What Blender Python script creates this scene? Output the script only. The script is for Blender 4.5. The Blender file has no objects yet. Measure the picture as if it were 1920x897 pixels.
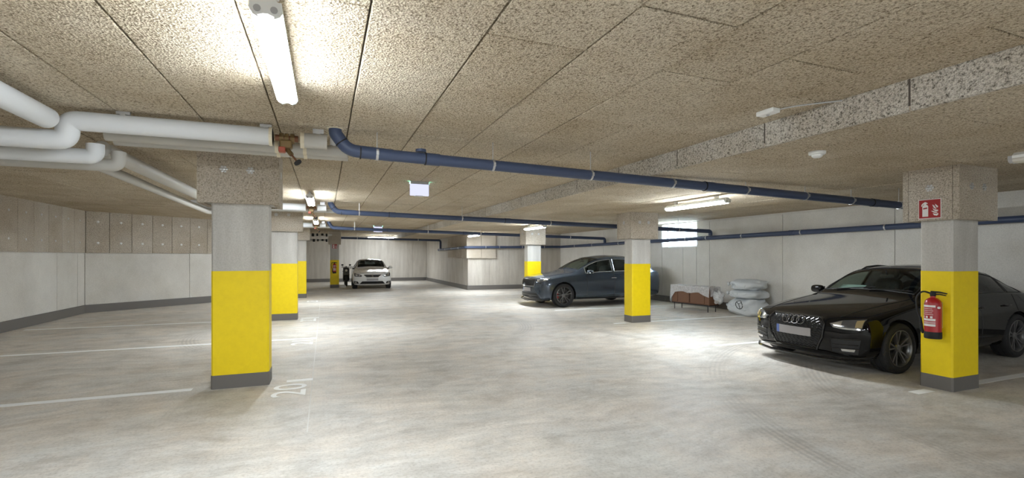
import bpy, bmesh, math, random
from mathutils import Vector, Matrix
from mathutils.bvhtree import BVHTree
random.seed(7)
PI = math.pi
SC = bpy.context.scene
COL = SC.collection

# ------------------------------------------------------------------ camera, world, exposure
F_PX, CAM_Z, HORIZ = 900.0, 1.55, 481.5
YAW = math.atan(351.0 / F_PX)
cam = bpy.data.cameras.new('camera')
cam.sensor_width = 36.0
cam.lens = F_PX / 1920.0 * 36.0
cam.shift_y = (HORIZ - 448.5) / 1920.0
cam.clip_start = 0.05
cam.clip_end = 200
cam_o = bpy.data.objects.new('camera', cam)
COL.objects.link(cam_o)
cam_o.location = (0, 0, CAM_Z)
cam_o.rotation_euler = (PI / 2, 0, -YAW)
SC.camera = cam_o

world = bpy.data.worlds.new('daylight')
SC.world = world
world.use_nodes = True
world.node_tree.nodes['Background'].inputs[0].default_value = (0.72, 0.86, 1.0, 1)
world.node_tree.nodes['Background'].inputs[1].default_value = 9.0
SC.view_settings.view_transform = 'Standard'
SC.view_settings.look = 'None'
SC.view_settings.gamma = 1.0
SC.view_settings.use_curve_mapping = False
SC.view_settings.exposure = 2.12
LAMP_STRENGTH = 40.0
SC.cycles.max_bounces = 14
SC.cycles.diffuse_bounces = 12
SC.cycles.transparent_max_bounces = 12
SC.cycles.sample_clamp_indirect = 10.0

# main heights and planes (metres)
ZC, ZLOW, ZSIDE = 2.80, 2.58, 2.68          # undersides of the three ceiling fields
X_STEP, X_STEP2 = 3.85, 8.05
XL, XR, YN, YF = -6.15, 11.0, -6.0, 31.3
YB, XB = 21.5, 6.2                           # the wall corner that juts in on the right

# ------------------------------------------------------------------ helpers
class MB:
    def __init__(self):
        self.v, self.f, self.m = [], [], []
    def add(self, vs, fs, mi=0):
        o = len(self.v)
        self.v += [tuple(p) for p in vs]
        for q in fs:
            self.f.append(tuple(i + o for i in q)); self.m.append(mi)
        return self
    def box(self, x0, x1, y0, y1, z0, z1, mi=0):
        vs = [(x0,y0,z0),(x1,y0,z0),(x1,y1,z0),(x0,y1,z0),(x0,y0,z1),(x1,y0,z1),(x1,y1,z1),(x0,y1,z1)]
        return self.add(vs, [(3,2,1,0),(4,5,6,7),(0,1,5,4),(1,2,6,5),(2,3,7,6),(3,0,4,7)], mi)
    def quad(self, a, b, c, d, mi=0):
        return self.add([a,b,c,d], [(0,1,2,3)], mi)
    def tube(self, pts, r, n=14, cap=True, mi=0, closed=False):
        pts = [Vector(p) for p in pts]
        rs = r if isinstance(r, (list, tuple)) else [r] * len(pts)
        k = len(pts)
        tang = []
        for i in range(k):
            if closed:
                t = pts[(i+1) % k] - pts[i-1]
            else:
                t = pts[min(i+1, k-1)] - pts[max(i-1, 0)]
            if t.length < 1e-9: t = Vector((0,0,1))
            tang.append(t.normalized())
        up = Vector((0,0,1)) if abs(tang[0].z) < 0.9 else Vector((1,0,0))
        a = tang[0].cross(up).normalized()
        vs = []
        for i in range(k):
            t = tang[i]
            a = (a - t * a.dot(t))
            a = a.normalized() if a.length > 1e-6 else t.orthogonal().normalized()
            b = t.cross(a)
            for j in range(n):
                w = 2 * PI * j / n
                vs.append(pts[i] + (a * math.cos(w) + b * math.sin(w)) * rs[i])
        fs = []
        for i in range(k if closed else k - 1):
            i2 = (i + 1) % k
            for j in range(n):
                fs.append((i*n+j, i*n+(j+1) % n, i2*n+(j+1) % n, i2*n+j))
        if cap and not closed:
            fs.append(tuple(range(n))[::-1]); fs.append(tuple((k-1)*n + j for j in range(n)))
        return self.add(vs, fs, mi)
    def lathe(self, prof, n=24, axis='z', o=(0,0,0), mi=0, cap=True):
        # prof: list of (r, h) along the axis
        vs, fs = [], []
        for r, h in prof:
            for j in range(n):
                w = 2 * PI * j / n
                c, s = r * math.cos(w), r * math.sin(w)
                p = {'z': (c, s, h), 'y': (c, h, -s), 'x': (h, c, s)}[axis]
                vs.append((p[0]+o[0], p[1]+o[1], p[2]+o[2]))
        for i in range(len(prof) - 1):
            for j in range(n):
                fs.append((i*n+j, i*n+(j+1) % n, (i+1)*n+(j+1) % n, (i+1)*n+j))
        if cap:
            fs.append(tuple(range(n))[::-1]); fs.append(tuple((len(prof)-1)*n + j for j in range(n)))
        return self.add(vs, fs, mi)
    def prism(self, poly, axis, a, b, mi=0):
        # poly in the two other axes; extruded from a to b along axis
        def P(p, h):
            return {'x': (h, p[0], p[1]), 'y': (p[0], h, p[1]), 'z': (p[0], p[1], h)}[axis]
        n = len(poly)
        vs = [P(p, a) for p in poly] + [P(p, b) for p in poly]
        fs = [tuple(range(n))[::-1], tuple(range(n, 2*n))] + [(i, (i+1) % n, n+(i+1) % n, n+i) for i in range(n)]
        return self.add(vs, fs, mi)
    def mesh(self, name, mats, smooth=False, fix=True):
        me = bpy.data.meshes.new(name)
        me.from_pydata(self.v, [], self.f)
        for m in (mats if isinstance(mats, (list, tuple)) else [mats]):
            me.materials.append(m)
        if any(self.m):
            me.polygons.foreach_set('material_index', self.m)
        if fix:
            bm = bmesh.new(); bm.from_mesh(me)
            bmesh.ops.recalc_face_normals(bm, faces=bm.faces)
            bm.to_mesh(me); bm.free()
        if smooth:
            me.polygons.foreach_set('use_smooth', [True] * len(me.polygons))
            if smooth != 'all':
                me.set_sharp_from_angle(angle=math.radians(40))
        me.update()
        return me
    def build(self, name, mats, parent=None, smooth=False, bevel=0, loc=None):
        o = bpy.data.objects.new(name, self.mesh(name, mats, smooth))
        COL.objects.link(o)
        if parent is not None: o.parent = parent
        if loc is not None: o.location = loc
        if bevel:
            b = o.modifiers.new('bevel', 'BEVEL'); b.width = bevel; b.segments = 2; b.limit_method = 'ANGLE'
        return o

def tag(o, label=None, cat=None, group=None, kind=None):
    if label: o['label'] = label
    if cat: o['category'] = cat
    if group: o['group'] = group
    if kind: o['kind'] = kind
    return o
def empty(name, loc=(0,0,0), rz=0.0, label=None, cat=None, group=None):
    o = bpy.data.objects.new(name, None)
    COL.objects.link(o)
    o.location = loc; o.rotation_euler = (0, 0, rz); o.empty_display_size = 0.1
    return tag(o, label, cat, group)
def obj_from(me, name, parent=None, loc=(0,0,0), rot=None):
    o = bpy.data.objects.new(name, me); COL.objects.link(o)
    o.parent = parent; o.location = loc
    if rot: o.rotation_euler = rot
    return o
def copy_tree(o, parent=None):
    c = o.copy(); COL.objects.link(c); c.parent = parent
    for ch in o.children: copy_tree(ch, c)
    return c
def arc_pts(c, r, a0, a1, n, u, w):
    c, u, w = Vector(c), Vector(u), Vector(w)
    return [c + (u*math.cos(a0+(a1-a0)*i/n) + w*math.sin(a0+(a1-a0)*i/n))*r for i in range(n+1)]
def round_path(pts, rad, n=8):
    # polyline with filleted corners
    pts = [Vector(p) for p in pts]
    out = [pts[0]]
    for i in range(1, len(pts)-1):
        a, b, c = pts[i-1], pts[i], pts[i+1]
        d1, d2 = (a-b), (c-b)
        r = min(rad, d1.length*0.49, d2.length*0.49)
        p0, p2 = b + d1.normalized()*r, b + d2.normalized()*r
        for k in range(n+1):
            t = k / n
            out.append(p0*(1-t)**2 + b*2*t*(1-t) + p2*t*t)
    out.append(pts[-1])
    return out

# ------------------------------------------------------------------ materials
def new_mat(name):
    m = bpy.data.materials.new(name); m.use_nodes = True
    return m, m.node_tree, m.node_tree.nodes['Principled BSDF']
def plain(name, col, rough=0.5, metal=0.0, coat=0.0, spec=0.5, bump=0.0, bscale=60.0):
    m, t, b = new_mat(name)
    b.inputs['Base Color'].default_value = (*col, 1)
    b.inputs['Roughness'].default_value = rough
    b.inputs['Metallic'].default_value = metal
    b.inputs['Coat Weight'].default_value = coat
    b.inputs['Coat Roughness'].default_value = 0.04
    b.inputs['Specular IOR Level'].default_value = spec
    # a faint procedural unevenness on everything
    tc = t.nodes.new('ShaderNodeTexCoord'); nz = t.nodes.new('ShaderNodeTexNoise')
    nz.inputs['Scale'].default_value = bscale; nz.inputs['Detail'].default_value = 3
    t.links.new(tc.outputs['Object'], nz.inputs['Vector'])
    if bump:
        bp = t.nodes.new('ShaderNodeBump'); bp.inputs['Strength'].default_value = bump; bp.inputs['Distance'].default_value = 0.01
        t.links.new(nz.outputs['Fac'], bp.inputs['Height']); t.links.new(bp.outputs['Normal'], b.inputs['Normal'])
    else:
        mr = t.nodes.new('ShaderNodeMapRange')
        mr.inputs['To Min'].default_value = max(0.0, rough-0.03); mr.inputs['To Max'].default_value = min(1.0, rough+0.03)
        t.links.new(nz.outputs['Fac'], mr.inputs['Value']); t.links.new(mr.outputs['Result'], b.inputs['Roughness'])
    return m
def emis(name, col, strength):
    m, t, b = new_mat(name)
    t.nodes.remove(b)
    e = t.nodes.new('ShaderNodeEmission'); e.inputs[0].default_value = (*col, 1); e.inputs[1].default_value = strength
    t.links.new(e.outputs[0], t.nodes['Material Output'].inputs[0])
    return m
def ramp(t, stops):
    r = t.nodes.new('ShaderNodeValToRGB')
    els = r.color_ramp.elements
    while len(els) < len(stops): els.new(0.5)
    for e, (p, c) in zip(els, stops):
        e.position = p; e.color = (*c, 1)
    return r
def mix(t, a, b, fac, mode='MIX'):
    n = t.nodes.new('ShaderNodeMix'); n.data_type = 'RGBA'; n.blend_type = mode
    for sock, val in ((n.inputs[6], a), (n.inputs[7], b), (n.inputs[0], fac)):
        if hasattr(val, 'is_linked') or hasattr(val, 'links'): t.links.new(val, sock)
        elif isinstance(val, tuple): sock.default_value = (*val, 1)
        else: sock.default_value = val
    return n.outputs[2]
def coords(t, scale=(1,1,1), rot=(0,0,0), world_space=True):
    if world_space:
        g = t.nodes.new('ShaderNodeNewGeometry'); src = g.outputs['Position']
    else:
        g = t.nodes.new('ShaderNodeTexCoord'); src = g.outputs['Object']
    mp = t.nodes.new('ShaderNodeMapping')
    mp.inputs['Scale'].default_value = scale; mp.inputs['Rotation'].default_value = rot
    t.links.new(src, mp.inputs['Vector'])
    return mp.outputs[0]
def noise(t, vec, scale, detail=4, rough=0.55):
    n = t.nodes.new('ShaderNodeTexNoise')
    n.inputs['Scale'].default_value = scale; n.inputs['Detail'].default_value = detail; n.inputs['Roughness'].default_value = rough
    t.links.new(vec, n.inputs['Vector'])
    return n.outputs['Fac']

def mat_board(name, c_dark, c_mid, c_light, speck=110.0, bump=0.9, brick=False):
    # wood-wool board: fine chopped fibre relief with dark pores
    m, t, b = new_mat(name)
    v = coords(t)
    n1 = noise(t, v, speck, 3, 0.6)
    n2 = noise(t, v, 1.3, 3, 0.6)
    vor = t.nodes.new('ShaderNodeTexVoronoi'); vor.inputs['Scale'].default_value = speck * 0.55
    t.links.new(v, vor.inputs['Vector'])
    n0 = noise(t, v, speck*0.48, 4, 0.7)
    r1 = ramp(t, [(0.36, c_dark), (0.47, c_mid), (0.62, c_light)])
    t.links.new(n0, r1.inputs[0])
    r0 = ramp(t, [(0.34, (0.55, 0.52, 0.48)), (0.50, (1.0, 1.0, 1.0))]); t.links.new(n1, r0.inputs[0])
    r2 = ramp(t, [(0.3, (0.82, 0.78, 0.72)), (0.7, (1.0, 1.0, 1.0))])
    t.links.new(n2, r2.inputs[0])
    c = mix(t, r1.outputs[0], r2.outputs[0], 1.0, 'MULTIPLY'); c = mix(t, c, r0.outputs[0], 0.8, 'MULTIPLY')
    oi = t.nodes.new('ShaderNodeObjectInfo')
    r3 = ramp(t, [(0.0, (0.90, 0.88, 0.85)), (1.0, (1.0, 1.0, 1.0))])
    t.links.new(oi.outputs['Random'], r3.inputs[0])
    c = mix(t, c, r3.outputs[0], 1.0, 'MULTIPLY')
    if brick:
        bk = t.nodes.new('ShaderNodeTexBrick')
        vb = coords(t, rot=(0, 0, PI/2))
        t.links.new(vb, bk.inputs['Vector'])
        bk.inputs['Scale'].default_value = 1.0; bk.inputs['Mortar Size'].default_value = 0.006
        bk.inputs['Brick Width'].default_value = 1.2; bk.inputs['Row Height'].default_value = 0.63
        bk.inputs['Color1'].default_value = (1,1,1,1); bk.inputs['Color2'].default_value = (0.93,0.92,0.9,1); bk.inputs['Mortar'].default_value = (0.45,0.4,0.34,1)
        c = mix(t, c, bk.outputs['Color'], 1.0, 'MULTIPLY')
    t.links.new(c, b.inputs['Base Color'])
    b.inputs['Roughness'].default_value = 0.95; b.inputs['Specular IOR Level'].default_value = 0.1
    mth = t.nodes.new('ShaderNodeMath'); mth.operation = 'ADD'
    t.links.new(n0, mth.inputs[0]); t.links.new(vor.outputs['Distance'], mth.inputs[1])
    bp = t.nodes.new('ShaderNodeBump'); bp.inputs['Strength'].default_value = bump; bp.inputs['Distance'].default_value = 0.012
    t.links.new(mth.outputs[0], bp.inputs['Height']); t.links.new(bp.outputs['Normal'], b.inputs['Normal'])
    return m
def mat_concrete(name, lo, hi, streak=(3.0, 3.0, 0.35), rough=0.85):
    m, t, b = new_mat(name)
    v = coords(t); vs = coords(t, scale=streak)
    n1 = noise(t, vs, 1.6, 5, 0.65); n2 = noise(t, v, 60, 3, 0.6); n3 = noise(t, v, 0.8, 3, 0.5)
    r1 = ramp(t, [(0.25, lo), (0.7, hi)]); t.links.new(n1, r1.inputs[0])
    r2 = ramp(t, [(0.25, (0.82, 0.82, 0.81)), (0.6, (1, 1, 1))]); t.links.new(n2, r2.inputs[0])
    r3 = ramp(t, [(0.3, (0.88, 0.87, 0.85)), (0.7, (1, 1, 1))]); t.links.new(n3, r3.inputs[0])
    c = mix(t, r1.outputs[0], r2.outputs[0], 1.0, 'MULTIPLY'); c = mix(t, c, r3.outputs[0], 1.0, 'MULTIPLY')
    t.links.new(c, b.inputs['Base Color'])
    b.inputs['Roughness'].default_value = rough; b.inputs['Specular IOR Level'].default_value = 0.25
    bp = t.nodes.new('ShaderNodeBump'); bp.inputs['Strength'].default_value = 0.25; bp.inputs['Distance'].default_value = 0.006
    t.links.new(n2, bp.inputs['Height']); t.links.new(bp.outputs['Normal'], b.inputs['Normal'])
    return m
def mat_floor():
    m, t, b = new_mat('power_floated_concrete')
    v = coords(t)
    # warp so that the trowel streaks swirl
    wn = t.nodes.new('ShaderNodeTexNoise'); wn.inputs['Scale'].default_value = 0.35; wn.inputs['Detail'].default_value = 2
    t.links.new(v, wn.inputs['Vector'])
    sc = t.nodes.new('ShaderNodeVectorMath'); sc.operation = 'SCALE'; sc.inputs['Scale'].default_value = 1.6
    t.links.new(wn.outputs['Color'], sc.inputs[0])
    ad = t.nodes.new('ShaderNodeVectorMath'); ad.operation = 'ADD'
    t.links.new(v, ad.inputs[0]); t.links.new(sc.outputs[0], ad.inputs[1])
    mp = t.nodes.new('ShaderNodeMapping'); mp.inputs['Scale'].default_value = (0.9, 3.0, 1); mp.inputs['Rotation'].default_value = (0, 0, 0.25)
    t.links.new(ad.outputs[0], mp.inputs['Vector'])
    n1 = noise(t, mp.outputs[0], 1.7, 10, 0.72)
    n2 = noise(t, v, 0.55, 4, 0.6)
    n3 = noise(t, v, 38, 5, 0.75)
    n4 = noise(t, v, 2.3, 8, 0.72)
    n5 = noise(t, v, 1.1, 6, 0.7)
    r1 = ramp(t, [(0.30, (0.50, 0.475, 0.44)), (0.47, (0.62, 0.605, 0.575)), (0.64, (0.73, 0.725, 0.70))])
    t.links.new(n1, r1.inputs[0])
    r2 = ramp(t, [(0.32, (0.84, 0.82, 0.79)), (0.60, (1.0, 1.0, 1.0))]); t.links.new(n2, r2.inputs[0])
    r3 = ramp(t, [(0.28, (0.66, 0.64, 0.61)), (0.50, (1, 1, 1)), (0.72, (1.08, 1.08, 1.07))]); t.links.new(n3, r3.inputs[0])
    r4 = ramp(t, [(0.32, (0.74, 0.725, 0.70)), (0.50, (1, 1, 1)), (0.70, (1.08, 1.06, 1.03))]); t.links.new(n4, r4.inputs[0])
    r5 = ramp(t, [(0.40, (1, 1, 1)), (0.60, (1.03, 0.97, 0.91))]); t.links.new(n5, r5.inputs[0])
    c = mix(t, r1.outputs[0], r2.outputs[0], 1.0, 'MULTIPLY')
    c = mix(t, c, r3.outputs[0], 0.9, 'MULTIPLY'); c = mix(t, c, r4.outputs[0], 0.9, 'MULTIPLY'); c = mix(t, c, r5.outputs[0], 1.0, 'MULTIPLY')
    # curved tyre tracks where cars turn into the right-hand stalls
    for cx, cy, r0, wd in ((9.1, 1.1, 4.55, 0.24), (9.1, 1.1, 5.75, 0.2), (1.0, 11.0, 3.4, 0.22), (11.5, 9.5, 6.2, 0.2)):
        sep = t.nodes.new('ShaderNodeVectorMath'); sep.operation = 'DISTANCE'; sep.inputs[1].default_value = (cx, cy, 0)
        t.links.new(v, sep.inputs[0])
        d0 = t.nodes.new('ShaderNodeMath'); d0.operation = 'SUBTRACT'; d0.inputs[1].default_value = r0; t.links.new(sep.outputs['Value'], d0.inputs[0])
        ab = t.nodes.new('ShaderNodeMath'); ab.operation = 'ABSOLUTE'; t.links.new(d0.outputs[0], ab.inputs[0])
        bd = t.nodes.new('ShaderNodeMapRange'); bd.inputs['From Min'].default_value = wd*0.35; bd.inputs['From Max'].default_value = wd
        bd.inputs['To Min'].default_value = 1.0; bd.inputs['To Max'].default_value = 0.0; t.links.new(ab.outputs[0], bd.inputs['Value'])
        sn = t.nodes.new('ShaderNodeMath'); sn.operation = 'MULTIPLY'; sn.inputs[1].default_value = 105.0; t.links.new(sep.outputs['Value'], sn.inputs[0])
        s2 = t.nodes.new('ShaderNodeMath'); s2.operation = 'SINE'; t.links.new(sn.outputs[0], s2.inputs[0])
        s3 = t.nodes.new('ShaderNodeMapRange'); s3.inputs['From Min'].default_value = -1; s3.inputs['To Min'].default_value = 0.25; t.links.new(s2.outputs[0], s3.inputs['Value'])
        bk = t.nodes.new('ShaderNodeMapRange'); bk.inputs['From Min'].default_value = 0.40; bk.inputs['From Max'].default_value = 0.58; bk.inputs['To Max'].default_value = 0.42; t.links.new(n2, bk.inputs['Value'])
        m1 = t.nodes.new('ShaderNodeMath'); m1.operation = 'MULTIPLY'; t.links.new(bd.outputs[0], m1.inputs[0]); t.links.new(s3.outputs[0], m1.inputs[1])
        m2 = t.nodes.new('ShaderNodeMath'); m2.operation = 'MULTIPLY'; t.links.new(m1.outputs[0], m2.inputs[0]); t.links.new(bk.outputs[0], m2.inputs[1])
        c = mix(t, c, (0.26, 0.25, 0.235), m2.outputs[0])
    t.links.new(c, b.inputs['Base Color'])
    rr = t.nodes.new('ShaderNodeMapRange'); rr.inputs['To Min'].default_value = 0.42; rr.inputs['To Max'].default_value = 0.72
    t.links.new(n1, rr.inputs['Value']); t.links.new(rr.outputs[0], b.inputs['Roughness'])
    b.inputs['Specular IOR Level'].default_value = 0.35
    bp = t.nodes.new('ShaderNodeBump'); bp.inputs['Strength'].default_value = 0.12; bp.inputs['Distance'].default_value = 0.004
    t.links.new(n3, bp.inputs['Height']); t.links.new(bp.outputs['Normal'], b.inputs['Normal'])
    return m
def mat_glass(name, tint, ior=1.5, rough=0.0):
    m, t, b = new_mat(name)
    t.nodes.remove(b)
    tr = t.nodes.new('ShaderNodeBsdfTransparent'); tr.inputs[0].default_value = (*tint, 1)
    gl = t.nodes.new('ShaderNodeBsdfGlossy'); gl.inputs['Roughness'].default_value = rough
    lw = t.nodes.new('ShaderNodeLayerWeight'); pw_ = t.nodes.new('ShaderNodeMath'); pw_.operation = 'POWER'; pw_.inputs[1].default_value = 5.0
    lw.inputs['Blend'].default_value = 0.5
    t.links.new(lw.outputs['Facing'], pw_.inputs[0])
    fr = t.nodes.new('ShaderNodeMath'); fr.operation = 'MULTIPLY_ADD'; fr.inputs[1].default_value = 0.95; fr.inputs[2].default_value = 0.05
    t.links.new(pw_.outputs[0], fr.inputs[0])
    mx = t.nodes.new('ShaderNodeMixShader')
    t.links.new(fr.outputs[0], mx.inputs[0]); t.links.new(tr.outputs[0], mx.inputs[1]); t.links.new(gl.outputs[0], mx.inputs[2])
    t.links.new(mx.outputs[0], t.nodes['Material Output'].inputs[0])
    return m
def mat_plastic_sheet():
    m, t, b = new_mat('crumpled_plastic_film')
    tc = coords(t)
    b.inputs['Base Color'].default_value = (0.85, 0.86, 0.87, 1); b.inputs['Roughness'].default_value = 0.25
    n1 = noise(t, tc, 26, 4, 0.6)
    bp = t.nodes.new('ShaderNodeBump'); bp.inputs['Strength'].default_value = 0.8; bp.inputs['Distance'].default_value = 0.02
    t.links.new(n1, bp.inputs['Height']); t.links.new(bp.outputs['Normal'], b.inputs['Normal'])
    tr = t.nodes.new('ShaderNodeBsdfTransparent'); mx = t.nodes.new('ShaderNodeMixShader')
    mr = t.nodes.new('ShaderNodeMapRange'); mr.inputs['To Min'].default_value = 0.2; mr.inputs['To Max'].default_value = 0.9
    t.links.new(n1, mr.inputs['Value']); t.links.new(mr.outputs[0], mx.inputs[0])
    t.links.new(tr.outputs[0], mx.inputs[1]); t.links.new(b.outputs[0], mx.inputs[2])
    t.links.new(mx.outputs[0], t.nodes['Material Output'].inputs[0])
    return m
def mat_yellow():
    m, t, b = new_mat('yellow_masonry_paint')
    v = coords(t); n1 = noise(t, v, 14, 4, 0.6); n2 = noise(t, v, 90, 2, 0.5)
    r = ramp(t, [(0.3, (0.88, 0.655, 0.0)), (0.65, (0.93, 0.70, 0.0))]); t.links.new(n1, r.inputs[0])
    t.links.new(r.outputs[0], b.inputs['Base Color']); b.inputs['Roughness'].default_value = 0.55
    bp = t.nodes.new('ShaderNodeBump'); bp.inputs['Strength'].default_value = 0.15; bp.inputs['Distance'].default_value = 0.004
    t.links.new(n2, bp.inputs['Height']); t.links.new(bp.outputs['Normal'], b.inputs['Normal'])
    return m
M = {}
M['board'] = mat_board('wood_wool_board', (0.25, 0.20, 0.14), (0.69, 0.61, 0.48), (0.85, 0.78, 0.65), speck=135.0)
M['board_far'] = mat_board('wood_wool_board_with_joints', (0.29, 0.24, 0.17), (0.69, 0.61, 0.48), (0.84, 0.77, 0.64), brick=True)
M['board_edge'] = mat_board('wood_wool_board_coarse', (0.18, 0.165, 0.14), (0.62, 0.59, 0.53), (0.80, 0.77, 0.71), speck=120.0)
M['wallboard'] = mat_board('wood_wool_wall_board', (0.38, 0.345, 0.295), (0.62, 0.575, 0.51), (0.75, 0.705, 0.635), speck=120.0, bump=0.7)
M['slab'] = plain('dark_joint', (0.10, 0.085, 0.07), 0.95)
M['concrete'] = mat_concrete('wall_concrete', (0.66, 0.64, 0.605), (0.78, 0.765, 0.73), streak=(0.9, 0.9, 0.7))
M['concrete_col'] = mat_concrete('column_concrete', (0.50, 0.485, 0.46), (0.68, 0.665, 0.635))
M['concrete_wood'] = mat_concrete('board_marked_concrete', (0.50, 0.465, 0.42), (0.70, 0.67, 0.62))
M['floor'] = mat_floor()
M['skirting'] = plain('grey_skirting_paint', (0.155, 0.145, 0.135), 0.6, bump=0.1, bscale=40)
M['yellow'] = mat_yellow()
M['line'] = plain('white_road_paint', (0.92, 0.93, 0.93), 0.6, bump=0.1, bscale=90)
M['chalk'] = plain('pale_chalk', (0.68, 0.67, 0.64), 0.8)
M['insul'] = plain('white_pipe_insulation', (0.66, 0.68, 0.70), 0.55, bump=0.06, bscale=20)
M['insul_grey'] = plain('grey_pipe_insulation', (0.50, 0.49, 0.46), 0.55, bump=0.06, bscale=20)
M['cuff'] = plain('cream_insulation_end', (0.75, 0.69, 0.54), 0.6)
M['pipe_blue'] = plain('blue_grey_drain_pipe', (0.052, 0.072, 0.135), 0.42, spec=0.4)
M['rubber'] = plain('black_rubber', (0.012, 0.012, 0.013), 0.7)
M['zinc'] = plain('galvanised_steel', (0.62, 0.63, 0.64), 0.35, metal=0.9)
M['copper'] = plain('copper_valve', (0.20, 0.085, 0.045), 0.45, metal=0.5)
M['brass'] = plain('brass_valve', (0.20, 0.135, 0.06), 0.45, metal=0.5)
M['red_brown'] = plain('red_brown_actuator', (0.36, 0.07, 0.035), 0.5)
M['white_plastic'] = plain('white_plastic', (0.80, 0.81, 0.80), 0.4)
M['grey_plastic'] = plain('grey_plastic', (0.42, 0.42, 0.43), 0.45)
M['lamp_on'] = emis('lit_diffuser', (0.88, 0.95, 1.0), LAMP_STRENGTH)
M['lamp_off'] = plain('unlit_diffuser', (0.62, 0.60, 0.55), 0.2, coat=0.5)
M['sign_face'] = emis('backlit_sign_panel', (0.72, 0.74, 1.0), 0.26)
M['sign_green'] = emis('green_sign_glow', (0.2, 0.95, 0.65), 6.0)
M['red'] = plain('fire_red', (0.42, 0.012, 0.018), 0.35, coat=0.3)
M['red_sign'] = plain('sign_red', (0.36, 0.02, 0.022), 0.4)
M['white_print'] = plain('white_print', (0.82, 0.80, 0.79), 0.45)
M['pink_print'] = plain('pale_red_print', (0.62, 0.36, 0.36), 0.45)
M['tyre'] = plain('tyre_rubber', (0.018, 0.018, 0.019), 0.65, bump=0.2, bscale=80)
M['rim'] = plain('dark_alloy', (0.22, 0.22, 0.225), 0.34, metal=0.8)
M['disc'] = plain('brake_disc', (0.10, 0.10, 0.10), 0.45, metal=0.8)
M['caliper'] = plain('red_caliper', (0.26, 0.02, 0.02), 0.45)
M['black_trim'] = plain('black_trim', (0.012, 0.012, 0.013), 0.4)
M['gloss_black'] = plain('gloss_black', (0.008, 0.008, 0.009), 0.12, coat=0.6)
M['chrome'] = plain('chrome', (0.75, 0.76, 0.78), 0.12, metal=1.0)
M['badge'] = plain('dark_chrome', (0.22, 0.22, 0.23), 0.2, metal=0.9)
M['interior'] = plain('dark_cabin_trim', (0.022, 0.022, 0.024), 0.75)
M['lamp_clear'] = plain('headlamp_reflector', (0.62, 0.62, 0.60), 0.10, metal=0.75, coat=1.0)
M['lamp_amber'] = plain('amber_indicator', (0.36, 0.28, 0.14), 0.25, coat=1.0)
M['lamp_dark'] = plain('headlamp_dark', (0.07, 0.072, 0.078), 0.1, coat=1.0)
M['lens'] = plain('projector_lens', (0.10, 0.11, 0.12), 0.05, metal=0.5, coat=1.0)
M['tail_red'] = plain('tail_lamp_red', (0.22, 0.008, 0.01), 0.15, coat=1.0)
M['plate'] = plain('blurred_grey_plate', (0.36, 0.345, 0.35), 0.4)
M['plate_blue'] = plain('plate_blue_band', (0.10, 0.16, 0.42), 0.4)
M['paint_black'] = plain('black_car_paint', (0.004, 0.0038, 0.004), 0.05, coat=0.0, spec=0.36)
M['paint_blue'] = plain('slate_blue_metallic', (0.050, 0.070, 0.100), 0.24, metal=0.5, coat=1.0)
M['paint_white'] = plain('white_car_paint', (0.80, 0.81, 0.81), 0.22, coat=1.0)
M['glass_car'] = mat_glass('tinted_car_glass', (0.50, 0.58, 0.54))
M['glass_mid'] = mat_glass('lightly_tinted_glass', (0.34, 0.40, 0.37))
M['glass_dark'] = mat_glass('dark_privacy_glass', (0.10, 0.11, 0.12))
M['glass'] = mat_glass('window_glass', (0.92, 0.96, 0.97))
M['paper'] = plain('pale_paper', (0.75, 0.88, 0.88), 0.6)
M['brown_wood'] = plain('brown_board', (0.16, 0.075, 0.038), 0.55, bump=0.1, bscale=15)
M['brown_dark'] = plain('dark_brown_board', (0.12, 0.05, 0.028), 0.55)
M['film'] = mat_plastic_sheet()
M['sack'] = plain('grey_white_sack', (0.60, 0.63, 0.65), 0.42, bump=0.9, bscale=14)

# ------------------------------------------------------------------ floor, markings
fl = MB(); fl.box(XL-0.6, XR+0.6, YN-0.4, YF+0.4, -0.2, 0.0)
floor = tag(fl.build('floor', M['floor']), kind='structure', label='light grey power-floated concrete floor with swirled trowel marks')
def paint(x0, x1, y0, y1, mat='line', name='painted_line', z=0.003):
    return MB().box(x0, x1, y0, y1, 0.0005, z).build(name, M[mat], floor)
LW = 0.055
for y, segs in ((6.56, [(-6.0, -1.44), (-0.44, -0.14)]), (9.85, [(-6.0, -0.14)]), (13.15, [(-5.9, -1.35), (-0.55, -0.14)])):
    for a, b in segs: paint(a, b, y-LW, y+LW)
paint(-0.15, -0.14, 4.6, 19.5, 'chalk', 'chalk_line', 0.0015)
for y, a, b in ((3.42, 7.25, 10.7), (6.48, 6.3, 10.7), (9.47, 7.25, 10.7), (12.42, 6.17, 10.7), (18.3, 5.6, 8.6)):
    paint(a, b, y-LW, y+LW)
for y in (3.42, 9.47): paint(6.22, 6.52, y-LW, y+LW)
def floor_number(txt, cx, cy, rz, h, w):
    cu = bpy.data.curves.new('stall_number', 'FONT'); cu.body = txt; cu.align_x = 'CENTER'; cu.align_y = 'CENTER'
    cu.extrude = 0.0; cu.offset = 0.008
    tmp = bpy.data.objects.new('tmp', cu); COL.objects.link(tmp)
    dg = bpy.context.evaluated_depsgraph_get()
    me = bpy.data.meshes.new_from_object(tmp.evaluated_get(dg))
    bpy.data.objects.remove(tmp)
    xs = [v.co.x for v in me.vertices]; ys = [v.co.y for v in me.vertices]
    mx, my, sx, sy = (max(xs)+min(xs))/2, (max(ys)+min(ys))/2, w/(max(xs)-min(xs)), h/(max(ys)-min(ys))
    for v in me.vertices: v.co = ((v.co.x-mx)*sx, (v.co.y-my)*sy, 0)
    me.materials.clear(); me.materials.append(M['line'])
    o = obj_from(me, 'stall_number', floor, (cx, cy, 0.003), (0, 0, rz))
    o['label'] = 'white painted stall number ' + txt
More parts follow.
